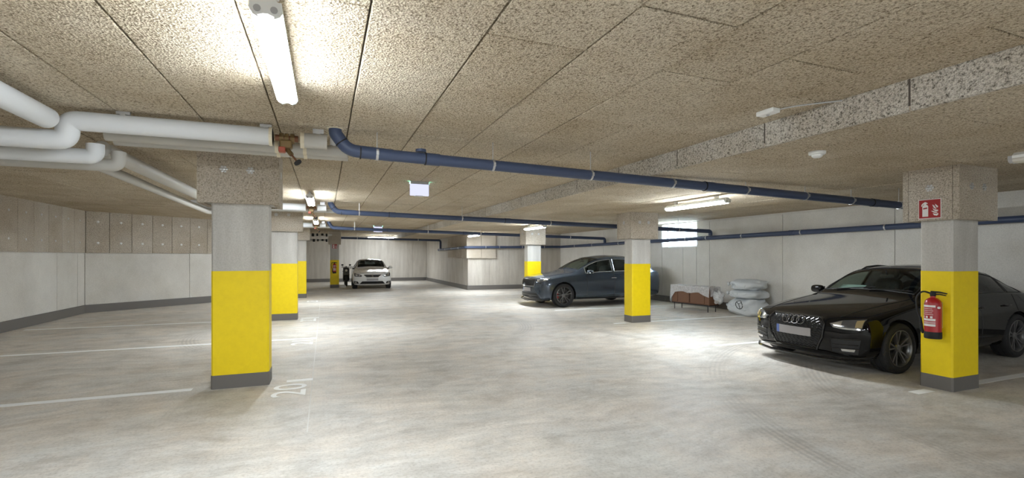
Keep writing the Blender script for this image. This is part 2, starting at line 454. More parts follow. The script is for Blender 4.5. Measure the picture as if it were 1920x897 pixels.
floor_number('20', -0.38, 6.12, PI/2, 0.36, 0.56)
floor_number('21', -0.38, 9.42, PI/2, 0.36, 0.46)
floor_number('22', -0.38, 12.72, PI/2, 0.36, 0.5)
floor_number('23', -0.40, 18.0, PI/2, 0.36, 0.5)
floor_number('15', 6.08, 6.88, -PI/2, 0.36, 0.5)

# ------------------------------------------------------------------ ceilings with their boards
Y_BOARDS = 14.2
def ceiling(name, x0, x1, z, label, y1=YF+0.4):
    m = MB()
    m.box(x0, x1, YN-0.4, Y_BOARDS, z+0.035, z+0.30, 0)
    m.box(x0, x1, Y_BOARDS, y1, z, z+0.30, 1)
    return tag(m.build(name, [M['slab'], M['board_far']]), label, kind='structure')
def one_board(name, w, l, mat, par, loc, rot=None, cache={}):
    k = (round(w, 3), round(l, 3), mat)
    if k not in cache:
        t = 0.034; b = 0.005
        vs = [(-w/2,-l/2,t),(w/2,-l/2,t),(w/2,l/2,t),(-w/2,l/2,t),(-w/2,-l/2,b),(w/2,-l/2,b),(w/2,l/2,b),(-w/2,l/2,b),
              (-w/2+b,-l/2+b,0),(w/2-b,-l/2+b,0),(w/2-b,l/2-b,0),(-w/2+b,l/2-b,0)]
        fs = [(0,1,2,3),(0,4,5,1),(1,5,6,2),(2,6,7,3),(3,7,4,0),(4,8,9,5),(5,9,10,6),(6,10,11,7),(7,11,8,4),(8,11,10,9)]
        cache[k] = MB().add(vs, fs).mesh(name, M[mat])
    return obj_from(cache[k], name, par, loc, rot)
ceil_main = ceiling('ceiling_main', XL-0.6, X_STEP, ZC, 'high ceiling field of beige wood-wool boards over the lane')
ceil_low = ceiling('ceiling_lower', X_STEP, X_STEP2, ZLOW, 'lowered ceiling band of beige wood-wool boards over the right pillars')
ceil_side = ceiling('ceiling_side', X_STEP2, XR+0.01, ZSIDE, 'ceiling strip along the right wall', y1=YB+0.4)
GAP = 0.010
def lay(par, xs, z, y_start, y_end, first):
    for i in range(len(xs)-1):
        w = xs[i+1]-xs[i]
        y = y_start - (first(i) % 1.2)
        while y < y_end - 0.05:
            ya, yb = max(y, y_start), min(y+1.2, y_end)
            if yb - ya > 0.1:
                one_board('ceiling_board', w-GAP, yb-ya-GAP, 'board', par, ((xs[i]+xs[i+1])/2, (ya+yb)/2, z + random.choice((0, 0, 0.002, 0.004, -0.001))))
            y += 1.2
# measured cross joints (x column -> y of one joint)
joint = {-1.055: 4.30, 0.845: 2.56, 1.475: 3.20, 2.08: 2.65, 3.33: 2.70, 0.215: 3.1, -0.425: 4.9, -1.685: 3.5, 2.71: 3.4}
xs = [XL-0.02] + [0.215 + 0.63*k for k in range(-10, 6)]
xs = [x for x in xs if x < 3.4] + [X_STEP]
def first_main(i):
    x = xs[i]
    for k, v in joint.items():
        if abs(k-x) < 0.15: return -(v - 0.4) % 1.2
    return (i*0.53) % 1.2
lay(ceil_main, xs, ZC, 0.4, Y_BOARDS, first_main)
lay(ceil_low, [X_STEP, 4.37, 5.0, 5.63, 6.26, 6.89, 7.52, X_STEP2], ZLOW, 0.4, Y_BOARDS, lambda i: (i*0.47+0.2) % 1.2)
lay(ceil_side, [X_STEP2, 8.68, 9.31, 9.94, 10.57, XR], ZSIDE, 2.2, Y_BOARDS, lambda i: (i*0.41+0.1) % 1.2)
# the upright boards of the step
y = 2.14 - 2.4
while y < 30.4:
    one_board('step_board', ZC-ZLOW+0.02, 1.2-GAP, 'board_edge', ceil_low, (X_STEP-0.003, y+0.6, (ZC+ZLOW)/2+0.01), (0, PI/2, 0))
    y += 1.2
MB().box(X_STEP2-0.003, X_STEP2+0.02, YN, YB, ZLOW+0.001, ZSIDE+0.02).build('step_face', M['board'], ceil_low)

# ------------------------------------------------------------------ walls
def wall_panels(par, ax, const, seams, z0, z1, side, mat, name='wall_panel', depth=0.02, gap=0.012):
    # panels proud of the core; ax is the running axis
    for a, b in zip(seams[:-1], seams[1:]):
        m = MB()
        c0, c1 = (const, const + side*depth)
        lo, hi = min(c0, c1), max(c0, c1)
        if ax == 'y': m.box(lo, hi, a+gap/2, b-gap/2, z0, z1)
        else: m.box(a+gap/2, b-gap/2, lo, hi, z0, z1)
        m.build(name, M[mat], par, bevel=0.004)
# right wall with its window opening
WY0, WY1, WZ0, WZ1 = 12.06, 13.72, 1.88, 2.655
m = MB()
xa, xb = XR, XR+0.45
m.box(xa, xb, YN, WY0, 0, 2.95); m.box(xa, xb, WY1, YB+0.4, 0, 2.95)
m.box(xa, xb, WY0, WY1, 0, WZ0); m.box(xa, xb, WY0, WY1, WZ1, 2.95)
wall_r = tag(m.build('wall_right', M['concrete']), 'smooth grey concrete wall behind the stalls', kind='structure')
wall_panels(wall_r, 'y', XR, [-1.3, 1.25, 3.8, 6.37, 8.98, 11.5, WY0-0.01], 0.2, 2.64, -1, 'concrete')
wall_panels(wall_r, 'y', XR, [WY0, 12.67, WY1], 0.2, WZ0-0.012, -1, 'concrete')
wall_panels(wall_r, 'y', XR, [WY1+0.01, 15.0, 17.5, 20.0, YB], 0.2, 2.64, -1, 'concrete')
tag(MB().box(XR-0.045, XR, YN, YB, 0, 0.2).build('baseboard_right', M['skirting']), 'dark grey painted base strip of the right wall', kind='structure')
win = empty('window_1', (XR+0.25, (WY0+WY1)/2, (WZ0+WZ1)/2)); tag(win, 'bright basement window under the ceiling', kind='structure')
hw, hh, t = (WY1-WY0)/2, (WZ1-WZ0)/2, 0.05
f = MB(); f.box(-.03,.03,-hw,hw,-hh,-hh+t); f.box(-.03,.03,-hw,hw,hh-t,hh); f.box(-.03,.03,-hw,-hw+t,-hh+t,hh-t); f.box(-.03,.03,hw-t,hw,-hh+t,hh-t); f.box(-.02,.02,0.50,0.54,-hh+t,hh-t)
f.build('window_frame', M['white_plastic'], win, bevel=0.005)
MB().box(-.006,.006,-hw+t,0.50,-hh+t,hh-t).build('pane', M['glass'], win)
MB().box(-.006,.006,0.54,hw-t,-hh+t,hh-t).build('pane', M['glass'], win)
# wall across at the far right, lane-side wall of the core, far wall
m = MB().box(XB, XR+0.45, YB, YB+0.4, 0, 2.95)
wall_c = tag(m.build('wall_core_front', M['concrete_wood']), 'pale board-marked concrete wall with vertical plank lines', kind='structure')
sx = [XB+0.02 + k*0.5 for k in range(10)] + [XR-0.02]
wall_panels(wall_c, 'x', YB, [s for s in sx if s < XR-0.03]+[XR-0.02], 0.2, 2.56, -1, 'concrete_wood', depth=0.012, gap=0.008)
tag(MB().box(XB-0.05, XR, YB-0.05, YB, 0, 0.2).build('baseboard_core_front', M['skirting']), 'dark grey base strip of the plank-marked wall', kind='structure')
m = MB().box(XB, XB+0.4, YB+0.4, YF, 0, 2.95)
wall_s = tag(m.build('wall_core_side', M['concrete_wood']), 'board-marked concrete wall running to the far end', kind='structure')
wall_panels(wall_s, 'y', XB, [YB-0.01+0.85*k for k in range(11)]+[YF-0.05], 0.2, 2.56, -1, 'concrete_wood', depth=0.012, gap=0.01)
tag(MB().box(XB-0.05, XB, YB, YF, 0, 0.2).build('baseboard_core_side', M['skirting']), 'dark base strip running to the far end', kind='structure')
# insulation boards wrapped round that corner
for a in (0, 1): one = MB().box(XB-0.1+a*0.72, XB-0.1+(a+1)*0.72-0.01, YB-0.11, YB-0.015, 1.47, ZLOW+0.02).build('insulation_board', M['wallboard'], wall_c, bevel=0.005)
for a in range(4): MB().box(XB-0.1, XB-0.015, YB+a*0.9, YB+(a+1)*0.9-0.01, 1.47+0.03*(a > 1), ZLOW+0.02).build('insulation_board', M['wallboard'], wall_s, bevel=0.005)
m = MB().box(-1.8, XB+0.4, YF, YF+0.4, 0, 2.95)
wall_f = tag(m.build('wall_far', M['concrete_wood']), 'far concrete wall closing the lane behind the white car', kind='structure')
wall_panels(wall_f, 'x', YF, [-1.3, 0.4, 2.2, 3.98, 5.3, XB-0.02], 0.2, 2.78, -1, 'concrete_wood')
tag(MB().box(-1.8, XB, YF-0.05, YF, 0, 0.2).build('baseboard_far', M['skirting']), 'dark base strip of the far wall', kind='structure')
# left wall, its oblique part and the return to the far wall
YA = 16.5
m = MB().box(XL-0.4, XL, YN, YA+0.25, 0, 2.95)
wall_l = tag(m.build('wall_left', M['concrete']), 'pale concrete wall on the left with a band of insulation boards', kind='structure')
wall_panels(wall_l, 'y', XL, [4.5, 7.0, 9.6, 12.1, 15.05, 16.1, YA], 0.22, 1.63, 1, 'concrete')
for k in range(14):
    a = YA - 0.05 - 0.62*k
    b_ = MB().box(XL, XL+0.055, a-0.61, a, 1.655, ZC+0.01).build('insulation_board', M['wallboard'], wall_l, bevel=0.004)
    for z in (1.93, 2.52): MB().lathe([(0.028, 0), (0.028, 0.004), (0.012, 0.008)], 10, 'x', (XL+0.055, a-0.31, z)).build('fixing_disc', M['zinc'], b_)
tag(MB().box(XL, XL+0.05, YN, YA, 0, 0.22).build('baseboard_left', M['skirting']), 'dark grey base strip of the left wall', kind='structure')
ang = math.atan2(20.9-YA, -1.25-XL); LEN = math.hypot(20.9-YA, -1.25-XL)
wall_o = empty('wall_left_angled', (XL, YA, 0), ang); tag(wall_o, 'angled concrete wall behind the left stalls with insulation boards on top', kind='structure')
MB().box(-0.3, LEN+0.2, 0, 0.35, 0, 2.95).build('wall_core', M['concrete'], wall_o)
wall_panels(wall_o, 'x', 0, [0.02, 2.75, 4.6, LEN], 0.22, 1.63, -1, 'concrete')
for k in range(12):
    a = 0.03 + 0.545*k
    if a + 0.53 > LEN: break
    b_ = MB().box(a, a+0.535, -0.055, 0, 1.655, ZC+0.01).build('insulation_board', M['wallboard'], wall_o, bevel=0.004)
    for z in (1.93, 2.52): MB().lathe([(0.034, -0.055), (0.034, -0.060), (0.014, -0.066)], 10, 'y', (a+0.27, 0, z)).build('fixing_disc', M['white_plastic'], b_)
MB().box(0, LEN, -0.05, 0, 0, 0.22).build('base_strip', M['skirting'], wall_o)
tag(MB().box(-1.65, -1.25, 20.9, YF, 0, 2.95).build('wall_left_return', M['concrete']), 'concrete return wall beyond the angled wall', kind='structure')
# behind the camera
tag(MB().box(XL-0.4, XR+0.45, YN-0.4, YN, 0, 2.95).build('wall_near', M['concrete']), 'concrete wall at the near end of the garage', kind='structure')

# ------------------------------------------------------------------ columns
def fixing(par, p, axis, sgn, mat='zinc'):
    # star-shaped washer with a screw
    m = MB()
    for k in range(6):
        w = 2*PI*k/6
        c, s = 0.030*math.cos(w), 0.030*math.sin(w)
        q = {'y': (p[0]+c, p[1], p[2]+s), 'x': (p[0], p[1]+c, p[2]+s)}[axis]
        h = [(0.014, 0), (0.014, 0.004*sgn), (0.007, 0.007*sgn)]
        m.lathe(h, 8, axis, q)
    m.lathe([(0.018, 0), (0.018, 0.006*sgn), (0.008, 0.010*sgn)], 10, axis, p)
    m.build('fixing_disc', M[mat], par, smooth=True)
def column(x0, x1, y0, y1, zcap, ztop, label, group=None, cap=0.12, yz=1.38, front_joints=0, fix=True):
    cx, cy = (x0+x1)/2, (y0+y1)/2
    e = empty('concrete_column', (cx, cy, 0), 0, label, 'column', group)
    hx, hy = (x1-x0)/2, (y1-y0)/2
    ch = 0.018
    def shaft(g, za, zb, nm, mat):
        a, b, c = hx+g, hy+g, ch
        poly = [(-a+c,-b),(a-c,-b),(a,-b+c),(a,b-c),(a-c,b),(-a+c,b),(-a,b-c),(-a,-b+c)]
        return MB().prism(poly, 'z', za, zb).build(nm, M[mat], e)
    shaft(0, 0.16, ztop, 'shaft', 'concrete_col')
    shaft(0.002, 0.16, yz, 'painted_band', 'yellow')
    shaft(0.006, 0.0, 0.16, 'skirting', 'skirting')
    t = 0.06
    a, b = hx+cap, hy+cap
    def bd(xa, xb, ya, yb):
        return MB().box(xa, xb, ya, yb, zcap+random.uniform(-.004,.004), ztop+0.008).build('capital_board', M['board_edge' if 0 else 'wallboard'], e, bevel=0.004)
    gp = 0.004
    bf = bd(-a, a, -b, -b+t); bb = bd(-a, a, b-t, b)
    bl = bd(-a, -a+t, -b+t+gp, b-t-gp); br = bd(a-t, a, -b+t+gp, b-t-gp)
    # filler between the shaft and the boards
    MB().box(-a+t, a-t, -b+t, b-t, zcap+0.015, ztop).build('capital_core', M['concrete_col'], e)
    if fix:
        zf = zcap + 0.62*(ztop-zcap)
        for s in (-0.37, 0.28): fixing(bf, (s*a, -b, zf), 'y', -1)
        fixing(bl, (-a, -0.0, zf), 'x', -1); fixing(br, (a, 0.0, zf), 'x', 1)
    return e
col_l1 = column(-1.23, -0.63, 6.47, 6.79, 2.165, ZC, 'concrete pillar with yellow band beside the painted number 20')
col_l2 = column(-1.23, -0.63, 12.88, 13.2, 2.165, ZC, 'yellow-banded concrete pillar beside the painted number 22')
col_l3 = column(-1.25, -0.65, 19.55, 19.87, 2.165, ZC, 'yellow-banded concrete pillar next to the angled wall')
col_r1 = column(6.68, 7.20, 3.28, 3.60, 1.97, ZLOW, 'yellow-banded pillar carrying a fire sign, in front of the black car')
col_r2 = column(6.69, 7.21, 9.42, 9.75, 1.965, ZLOW, 'yellow-banded concrete pillar in front of the slate blue car tail')
col_r3 = column(6.66, 7.18, 15.55, 15.87, 1.965, ZLOW, 'yellow-banded pillar standing behind the nose of the slate blue car')
col_far = column(0.25, 0.66, 25.4, 25.8, 2.16, ZC, 'slim pillar with a fire extinguisher beside the white car', cap=0.09, fix=False)

# ------------------------------------------------------------------ luminaires
def lamp(x, y, z, rz, label, on=True, L=1.5, group=None):
    e = empty('fluorescent_lamp', (x, y, z), rz, label, 'lamp', group)
    w = 0.066; D = -0.045      # the fitting hangs a little below the boards
    prof = [(-w*1.0, D-0.070), (-w*1.02, D-0.082), (-w*0.85, D-0.100), (-w*0.5, D-0.112), (-w*0.12, D-0.102), (w*0.12, D-0.102), (w*0.5, D-0.112), (w*0.85, D-0.100), (w*1.02, D-0.082), (w*1.0, D-0.070)]
    MB().prism(prof, 'y', -L/2+0.03, L/2-0.03).build('diffuser', M['lamp_on' if on else 'lamp_off'], e)
    hs = MB().prism([(-w*0.5, D-0.018), (w*0.5, D-0.018), (w*1.0, D-0.045), (w*1.0, D-0.070), (-w*1.0, D-0.070), (-w*1.0, D-0.045)], 'y', -L/2+0.03, L/2-0.03)
    for yy in (-L/2+0.25, L/2-0.25): hs.box(-0.02, 0.02, yy-0.03, yy+0.03, D-0.02, 0.004)
    hs.build('housing', M['white_plastic'], e)
    for s in (-1, 1):
        a, b = sorted((s*(L/2-0.03), s*L/2))
        MB().prism([(p[0]*1.02, p[1]) for p in prof] + [(w, D-0.045), (-w, D-0.045)], 'y', a, b).build('end_cap', M['white_plastic' if on else 'grey_plastic'], e)
    for s in (-0.5, 0.5):
        MB().lathe([(0.016, -L/2), (0.016, -L/2-0.004)], 10, 'y', (s*w*1.05, 0, D-0.084)).build('tube_end', M['grey_plastic'], e)
    return e
lamp(-0.25, 3.12, ZC, 0, 'lit twin-tube strip lamp on the ceiling before the white insulated pipes', L=1.38)
lamp(-0.27, 10.55, ZC, 0, 'lit twin-tube strip lamp above the painted number 21')
lamp(-0.27, 16.9, ZC, 0, 'lit strip lamp between the second and third left pillars')
lamp(3.05, 28.9, ZC, PI/2, 'lit strip lamp set crosswise near the far wall')
lamp(6.12, 6.75, ZLOW, 0, 'lit strip lamp on the lowered ceiling above the black car bay')
lamp(6.20, 13.9, ZLOW, 0, 'lit strip lamp on the lowered ceiling above the slate blue car')
lamp(6.0, 19.9, ZLOW, 0, 'lit strip lamp on the lowered ceiling beside the plank-marked wall')
lamp(6.02, 1.75, ZLOW, 0, 'unlit strip lamp on the lowered ceiling next to the fire sign pillar', on=False)
lamp(-0.25, -3.9, ZC, 0, 'lit strip lamp on the high ceiling at the near end', L=1.5)
lamp(6.1, -3.2, ZLOW, 0, 'lit strip lamp on the lowered ceiling at the near end')
lamp(2.6, -3.6, ZC, PI/2, 'added fill strip lamp set crosswise at the unseen near end')  # extra lamp outside both lamp rows, added behind the camera to lift the ambience
lamp(-4.2, -2.6, ZC, 0, 'added fill strip lamp over the unseen near left stalls')  # extra unseen lamp, added to brighten the left side from behind the camera

# a cable junction box right in front of the first lamp, detectors on the ceiling
tag(MB().box(-0.31, -0.20, 2.44, 2.52, ZC-0.045, ZC).build('junction_box', M['white_plastic'], bevel=0.006), 'white junction box at the near end of the first lamp', 'junction box')
sen = empty('smoke_detector', (4.50, 3.30, ZLOW), 0, 'round white smoke detector on the lowered ceiling', 'detector')
MB().lathe([(0.075, 0), (0.075, -0.018), (0.068, -0.030)], 28).build('base', M['white_plastic'], sen, smooth=True)
MB().lathe([(0.050, -0.028), (0.046, -0.048), (0.030, -0.060)], 28).build('dome', M['white_plastic'], sen, smooth=True)
bx = empty('motion_sensor', (3.52, 3.02, ZC), 0, 'small white sensor box on the high ceiling by the ceiling step', 'sensor')
MB().box(-0.045, 0.045, -0.085, 0.085, -0.04, 0).build('case', M['white_plastic'], bx, bevel=0.008)
MB().lathe([(0.014, -0.04), (0.01, -0.05)], 12).build('lens', M['grey_plastic'], bx)
tag(MB().tube(round_path([(3.55, 2.93, ZC-0.015), (3.62, 2.85, ZC-0.005), (3.70, 2.72, ZC-0.012), (3.83, 2.60, ZC-0.01)], 0.1), 0.006, 8).build('sensor_cable', M['grey_plastic'], smooth=True), 'thin grey cable from the small sensor box to the ceiling step', 'cable')

# ------------------------------------------------------------------ emergency signs
def exit_sign(x, y, z, s, label):
    e = empty('emergency_sign', (x, y, z), 0.05, label, 'sign')
    w, h = 0.155*s, 0.19*s
    MB().box(-w, w, -0.035, 0.035, -0.045*s, 0).build('mount', M['grey_plastic'], e, bevel=0.004)
    MB().box(-w, w, -0.022, 0.022, -0.045*s-h, -0.045*s).build('panel', M['sign_face'], e, bevel=0.003)
    MB().box(-0.075*s, 0.06*s, -0.026, 0.026, -0.045*s-h-0.014*s, -0.045*s-h).build('indicator', M['white_plastic'], e)
    for k in (-1, 1): MB().box(k*w-0.004, k*w+0.004, -0.02, 0.02, -0.04*s, -0.012*s).build('glow_strip', M['sign_green'], e)
exit_sign(1.47, 8.02, ZC, 1.0, 'lilac-white emergency sign box hanging from the ceiling over the lane')
exit_sign(2.0, 20.0, ZC, 1.1, 'small distant emergency sign behind the third blue pipe')

# ------------------------------------------------------------------ pipes
def blue_pipe(y, x0, z0, x1, z1, label, elbow=True, y1=None, hang=(), collars=(), end_drop=None, r=0.058, zceil=None):
    y1 = y if y1 is None else y1
    e = empty('drain_pipe', (x0, y, z0), 0, label, 'pipe', 'blue drain pipes across the garage')
    d = Vector((x1-x0, y1-y, z1-z0)); L = d.length
    P = lambda t: Vector((d.x*t, d.y*t, d.z*t))
    pts = []
    if elbow:
        top = ZC - z0
        pts = [Vector((-0.235, 0, top+0.01)), Vector((-0.235, 0, top-0.045)), Vector((-0.12, 0, 0.012))]
        pts = [pts[0]] + round_path([pts[0]-Vector((0,0,0.01)), pts[1], pts[2], P(0.03)], 0.09, 6)
        MB().tube(pts, r*1.06, 18).build('elbow', M['pipe_blue'], e, smooth=True)
        MB().lathe([(r*1.34, 0.002), (r*1.34, -0.006), (r*1.1, -0.008)], 20, 'z', (-0.235, 0, top)).build('ceiling_collar', M['cuff'], e, smooth=True)
        for c, ax in ((Vector((-0.175, 0, top*0.40)), Vector((0.115, 0, -(top-0.057)))), (Vector((0.0, 0, 0.0)), d)):
            ax = ax.normalized()
            MB().tube([c-ax*0.006, c+ax*0.006], r*1.12, 18).build('joint_ring', M['rubber'], e, smooth=True)
    path = [P(0), P(1)]
    if end_drop:
        path = round_path([P(0), P(1), P(1)+Vector(end_drop)], 0.12, 8)
    MB().tube(path, r, 18).build('pipe_run', M['pipe_blue'], e, smooth=True)
    for xx in collars:
        t = (xx-x0)/(x1-x0)
        MB().tube([P(t)-d.normalized()*0.075, P(t)+d.normalized()*0.075], r*1.09, 18).build('socket', M['pipe_blue'], e, smooth=True)
        MB().tube([P(t)-d.normalized()*0.080, P(t)-d.normalized()*0.068], r*1.13, 18).build('joint_ring', M['rubber'], e, smooth=True)
    for xx in hang:
        t = (xx-x0)/(x1-x0); c = P(t)
        hg = MB().tube([c-d.normalized()*0.012, c+d.normalized()*0.012], r*1.10, 18)
        hg.box(c.x-0.012, c.x+0.012, c.y-r*1.3, c.y-r*1.02, c.z-0.02, c.z+0.02)
        hg = hg.build('pipe_clip', M['zinc'], e, smooth=True)
        zc = (ZC if xx < X_STEP else ZLOW if xx < X_STEP2 else ZSIDE) - z0
        if zc - c.z - r > 0.01:
            MB().tube([c+Vector((0,0,r)), Vector((c.x, c.y, zc+0.004))], 0.005, 8).build('hanger_rod', M['zinc'], hg)
    return e
r1 = blue_pipe(4.99, 0.33, 2.585, XR-0.13, 2.335, 'blue drain pipe running to the pillar with the fire sign',
          hang=(0.49, 1.72, 2.95, 4.15, 5.4, 6.55, 7.55, 8.7, 9.8), collars=(1.05, 4.75, 8.1))
MB().lathe([(0.055, 0.05), (0.055, 0.078), (0.03, 0.084)], 16, 'z', (0.60, 0, 0)).build('inspection_cap', M['pipe_blue'], r1, smooth=True)
r2 = blue_pipe(11.75, 0.36, 2.575, XR-0.13, 2.315, 'blue drain pipe passing the second right pillar and the window', y1=11.35,
          hang=(0.75, 3.2, 5.6, 8.0, 9.7), collars=(1.5, 4.4), end_drop=(0, 0, -0.13))
r3 = blue_pipe(18.2, 0.36, 2.565, XR-0.15, 2.30, 'blue drain pipe crossing above the third right pillar', y1=17.2,
          hang=(1.0, 3.6, 5.6, 7.6, 9.3), collars=(2.2, 5.0), end_drop=(0, 0, -0.18))
r4 = blue_pipe(26.6, 0.75, 2.53, XB-0.14, 2.46, 'dark drain pipe below the crosswise lamp near the far wall', elbow=False,
          hang=(1.6, 3.2, 4.8), end_drop=(0, 0, -0.55))
# collector along the walls
def wall_pipe(pts, label, clips, r=0.06):
    e = empty('collector_pipe', pts[0], 0, label, 'pipe')
    o = Vector(pts[0])
    path = round_path([Vector(p)-o for p in pts], 0.15, 6)
    MB().tube(path, r, 16).build('pipe_run', M['pipe_blue'], e, smooth=True)
    P = [Vector(p)-o for p in pts]
    for seg, t in clips:
        a, b = P[seg], P[seg+1]; c = a.lerp(b, t); d = (b-a).normalized()
        MB().tube([c-d*0.014, c+d*0.014], r*1.12, 16).build('pipe_clip', M['zinc'], e, smooth=True)
    for seg, t in clips[::2]:
        a, b = P[seg], P[seg+1]; c = a.lerp(b, t+0.012); d = (b-a).normalized()
        MB().tube([c-d*0.07, c+d*0.07], r*1.09, 16).build('socket', M['pipe_blue'], e, smooth=True)
xw, yw = XR-0.13, YB-0.18
wall_pipe([(xw, -1.0, 2.23), (xw, yw, 2.03)], 'blue collector pipe running along the right wall under the window', [(0, k) for k in (0.12, 0.2, 0.27, 0.335, 0.42, 0.5, 0.56, 0.60, 0.68, 0.77, 0.86, 0.93)])
wall_pipe([(xw, yw, 2.03), (XB-0.18, yw, 1.975), (XB-0.18, 26.9, 1.93)], 'blue collector pipe bent round the plank-marked wall corner', [(0, 0.18), (0, 0.42), (0, 0.66), (0, 0.8), (1, 0.2), (1, 0.45), (1, 0.7), (1, 0.92)])

# insulated pipes
def ins_pipe(pts, r, label, mat='insul', rad=0.16, name='insulated_pipe', brk=()):
    e = empty(name, pts[0], 0, label, 'pipe')
    o = Vector(pts[0])
    path = round_path([Vector(p)-o for p in pts], rad, 8)
    MB().tube(path, r, 22).build('insulation', M[mat], e, smooth=True)
    for p in brk:
        c = Vector(p)-o
        b = MB(); b.box(c.x-0.05, c.x+0.05, c.y-0.014, c.y+0.014, c.z+r+0.004, ZC-o.z)
        b.box(c.x-0.02, c.x+0.02, c.y-0.02, c.y+0.02, c.z+r-0.01, c.z+r+0.012)
        b.build('bracket', M['zinc'], e)
    return e
def valve_set(x, y, z, e):
    # the open stretch with fittings: cuffs, bare copper, body, spindle, handwheel
    MB().tube([(x-0.10, y, z), (x+0.10, y, z)], 0.03, 14).build('bare_pipe', M['copper'], e, smooth=True)
    for dx in (-0.045, 0.0, 0.05): MB().lathe([(0.048, dx-0.018), (0.052, dx), (0.048, dx+0.018)], 8, 'x', (x, y, z)).build('fitting_nut', M['brass'], e)
    MB().box(x-0.06, x+0.05, y-0.05, y+0.05, z-0.10, z-0.02).build('valve_body', M['brass'], e, bevel=0.015)
    MB().box(x-0.07, x-0.01, y-0.055, y+0.03, z-0.14, z-0.09).build('valve_drain', M['red_brown'], e, bevel=0.008)
    a, b = Vector((x+0.0, y-0.0, z-0.10)), Vector((x+0.10, y-0.06, z-0.235))
    MB().tube([a, a.lerp(b, 0.45)], 0.022, 10).build('valve_neck', M['brass'], e, smooth=True)
    MB().tube([a, b], 0.009, 10).build('spindle', M['copper'], e, smooth=True)
    d = (b-a).normalized(); MB().tube([b-d*0.006, b+d*0.006], 0.036, 18).build('handwheel', M['rubber'], e, smooth=True)
YP = 5.08
pa = ins_pipe([(-0.46, YP, 2.69), (-2.0, YP, 2.69), (-2.0, YP, 2.52), (-6.1, YP, 2.52)], 0.081, 'thick white insulated pipe with an S-bend that ends at the open valve', rad=0.085, brk=((-1.62, YP, 2.69), (-0.52, YP, 2.69)))
ins_pipe([(-2.07, -2.0, 2.66), (-2.07, 4.92, 2.66)], 0.083, 'thick white insulated pipe running lengthwise up to the S-bend', brk=((-2.07, 3.9, 2.66),))
pb = ins_pipe([(-0.22, YP, 2.68), (0.02, YP, 2.68)], 0.072, 'short grey insulated pipe between the open valve and the blue elbow', 'insul_grey', brk=((-0.06, YP, 2.68),))
pc = ins_pipe([(-1.86, 5.42, 2.665), (0.22, 5.42, 2.665)], 0.058, 'thin grey insulated pipe just behind the thick white pipe', 'insul_grey', brk=((-1.5, 5.42, 2.665), (0.1, 5.42, 2.665)))
pd = ins_pipe([(-1.86, 5.62, 2.66), (0.24, 5.62, 2.66)], 0.052, 'thinnest grey insulated pipe nearest the pillar capital', 'insul_grey', brk=((-1.5, 5.62, 2.66), (0.1, 5.62, 2.66)))
ins_pipe([(-6.1, 5.46, 2.46), (-1.95, 5.46, 2.46), (-1.95, 5.46, 2.575)], 0.068, 'lower white insulated pipe with a rounded end under the elbow', rad=0.09)
ins_pipe([(-6.1, 5.78, 2.44), (-1.88, 5.78, 2.44), (-1.88, 5.78, 2.575)], 0.060, 'grey insulated pipe hidden behind the lower white pipe', 'insul_grey', rad=0.09)
ins_pipe([(-2.02, 5.80, 2.60), (-2.02, 11.7, 2.60)], 0.075, 'grey insulated pipe running lengthwise behind the first left pillar', 'insul_grey')
ins_pipe([(-2.30, 6.3, 2.545), (-2.30, 11.75, 2.50), (-1.25, 11.75, 2.50)], 0.055, 'thinner grey insulated pipe bending towards the second row', 'insul_grey')
MB().tube([(-0.03, 0, 0), (0.0, 0, 0)], 0.088, 20).build('insulation_cuff', M['cuff'], pa, loc=(0, 0, 0))
MB().tube([(0, 0, 0), (0.035, 0, 0)], 0.078, 20).build('insulation_cuff', M['cuff'], pb, loc=(0, 0, 0))
vs_ = empty('shutoff_valve', (-0.34, YP, 2.69), 0, 'brass and copper shut-off valve with black handwheel in the pipe gap', 'valve')
valve_set(0, 0, -0.005, vs_)
for pp, x0 in ((pc, -1.86), (pd, -1.86)):
    for xx in (-0.47, -0.21): MB().tube([(xx-x0, 0, 0), (xx+0.035-x0, 0, 0)], 0.063, 16).build('insulation_cuff', M['cuff'], pp, smooth=True)
# second and third rows
for k, (yy, z) in enumerate(((11.78, 2.66), (18.2, 2.655))):
    which = ('second', 'third')[k]
    ins_pipe([(-2.6, yy, z), (-0.40, yy, z)], 0.082, 'white insulated pipe crossing behind the %s left pillar row' % ('first', 'second')[k])
    ins_pipe([(-0.16, yy, z), (0.03, yy, z)], 0.07, 'short white insulated pipe ahead of the %s blue elbow' % which, brk=((-0.05, yy, z),))
    ve = empty('shutoff_valve', (-0.28, yy, z), 0, 'small shut-off valve of the %s pipe row' % which, 'valve')
    valve_set(0, 0, 0, ve)
    ins_pipe([(-2.6, yy+0.3, z-0.03), (0.2, yy+0.3, z-0.03)], 0.055, 'thin grey insulated pipe of the %s row' % which, 'insul_grey', brk=((-0.3, yy+0.3, z-0.03),))
# bracketed dark service pipes at the far left
for k, (yy, z) in enumerate(((22.5, 2.50), (24.6, 2.33))):
    e = empty('service_pipe', (-1.2, yy, z), 0, ('upper', 'lower')[k] + ' dark service pipe with clips by the slim far pillar', 'pipe')
    MB().tube([(0, 0, 0), (1.5 if k == 0 else 1.35, 0, 0)], 0.045, 12).build('pipe_run', M['insul_grey'], e, smooth=True)
    for q in range(7):
        MB().box(0.1+q*0.19, 0.17+0.03*(q % 2)+q*0.19, -0.06, 0.06, -0.075+0.02*(q % 3), 0.055).build('pipe_clip', M['rubber'], e, bevel=0.01)

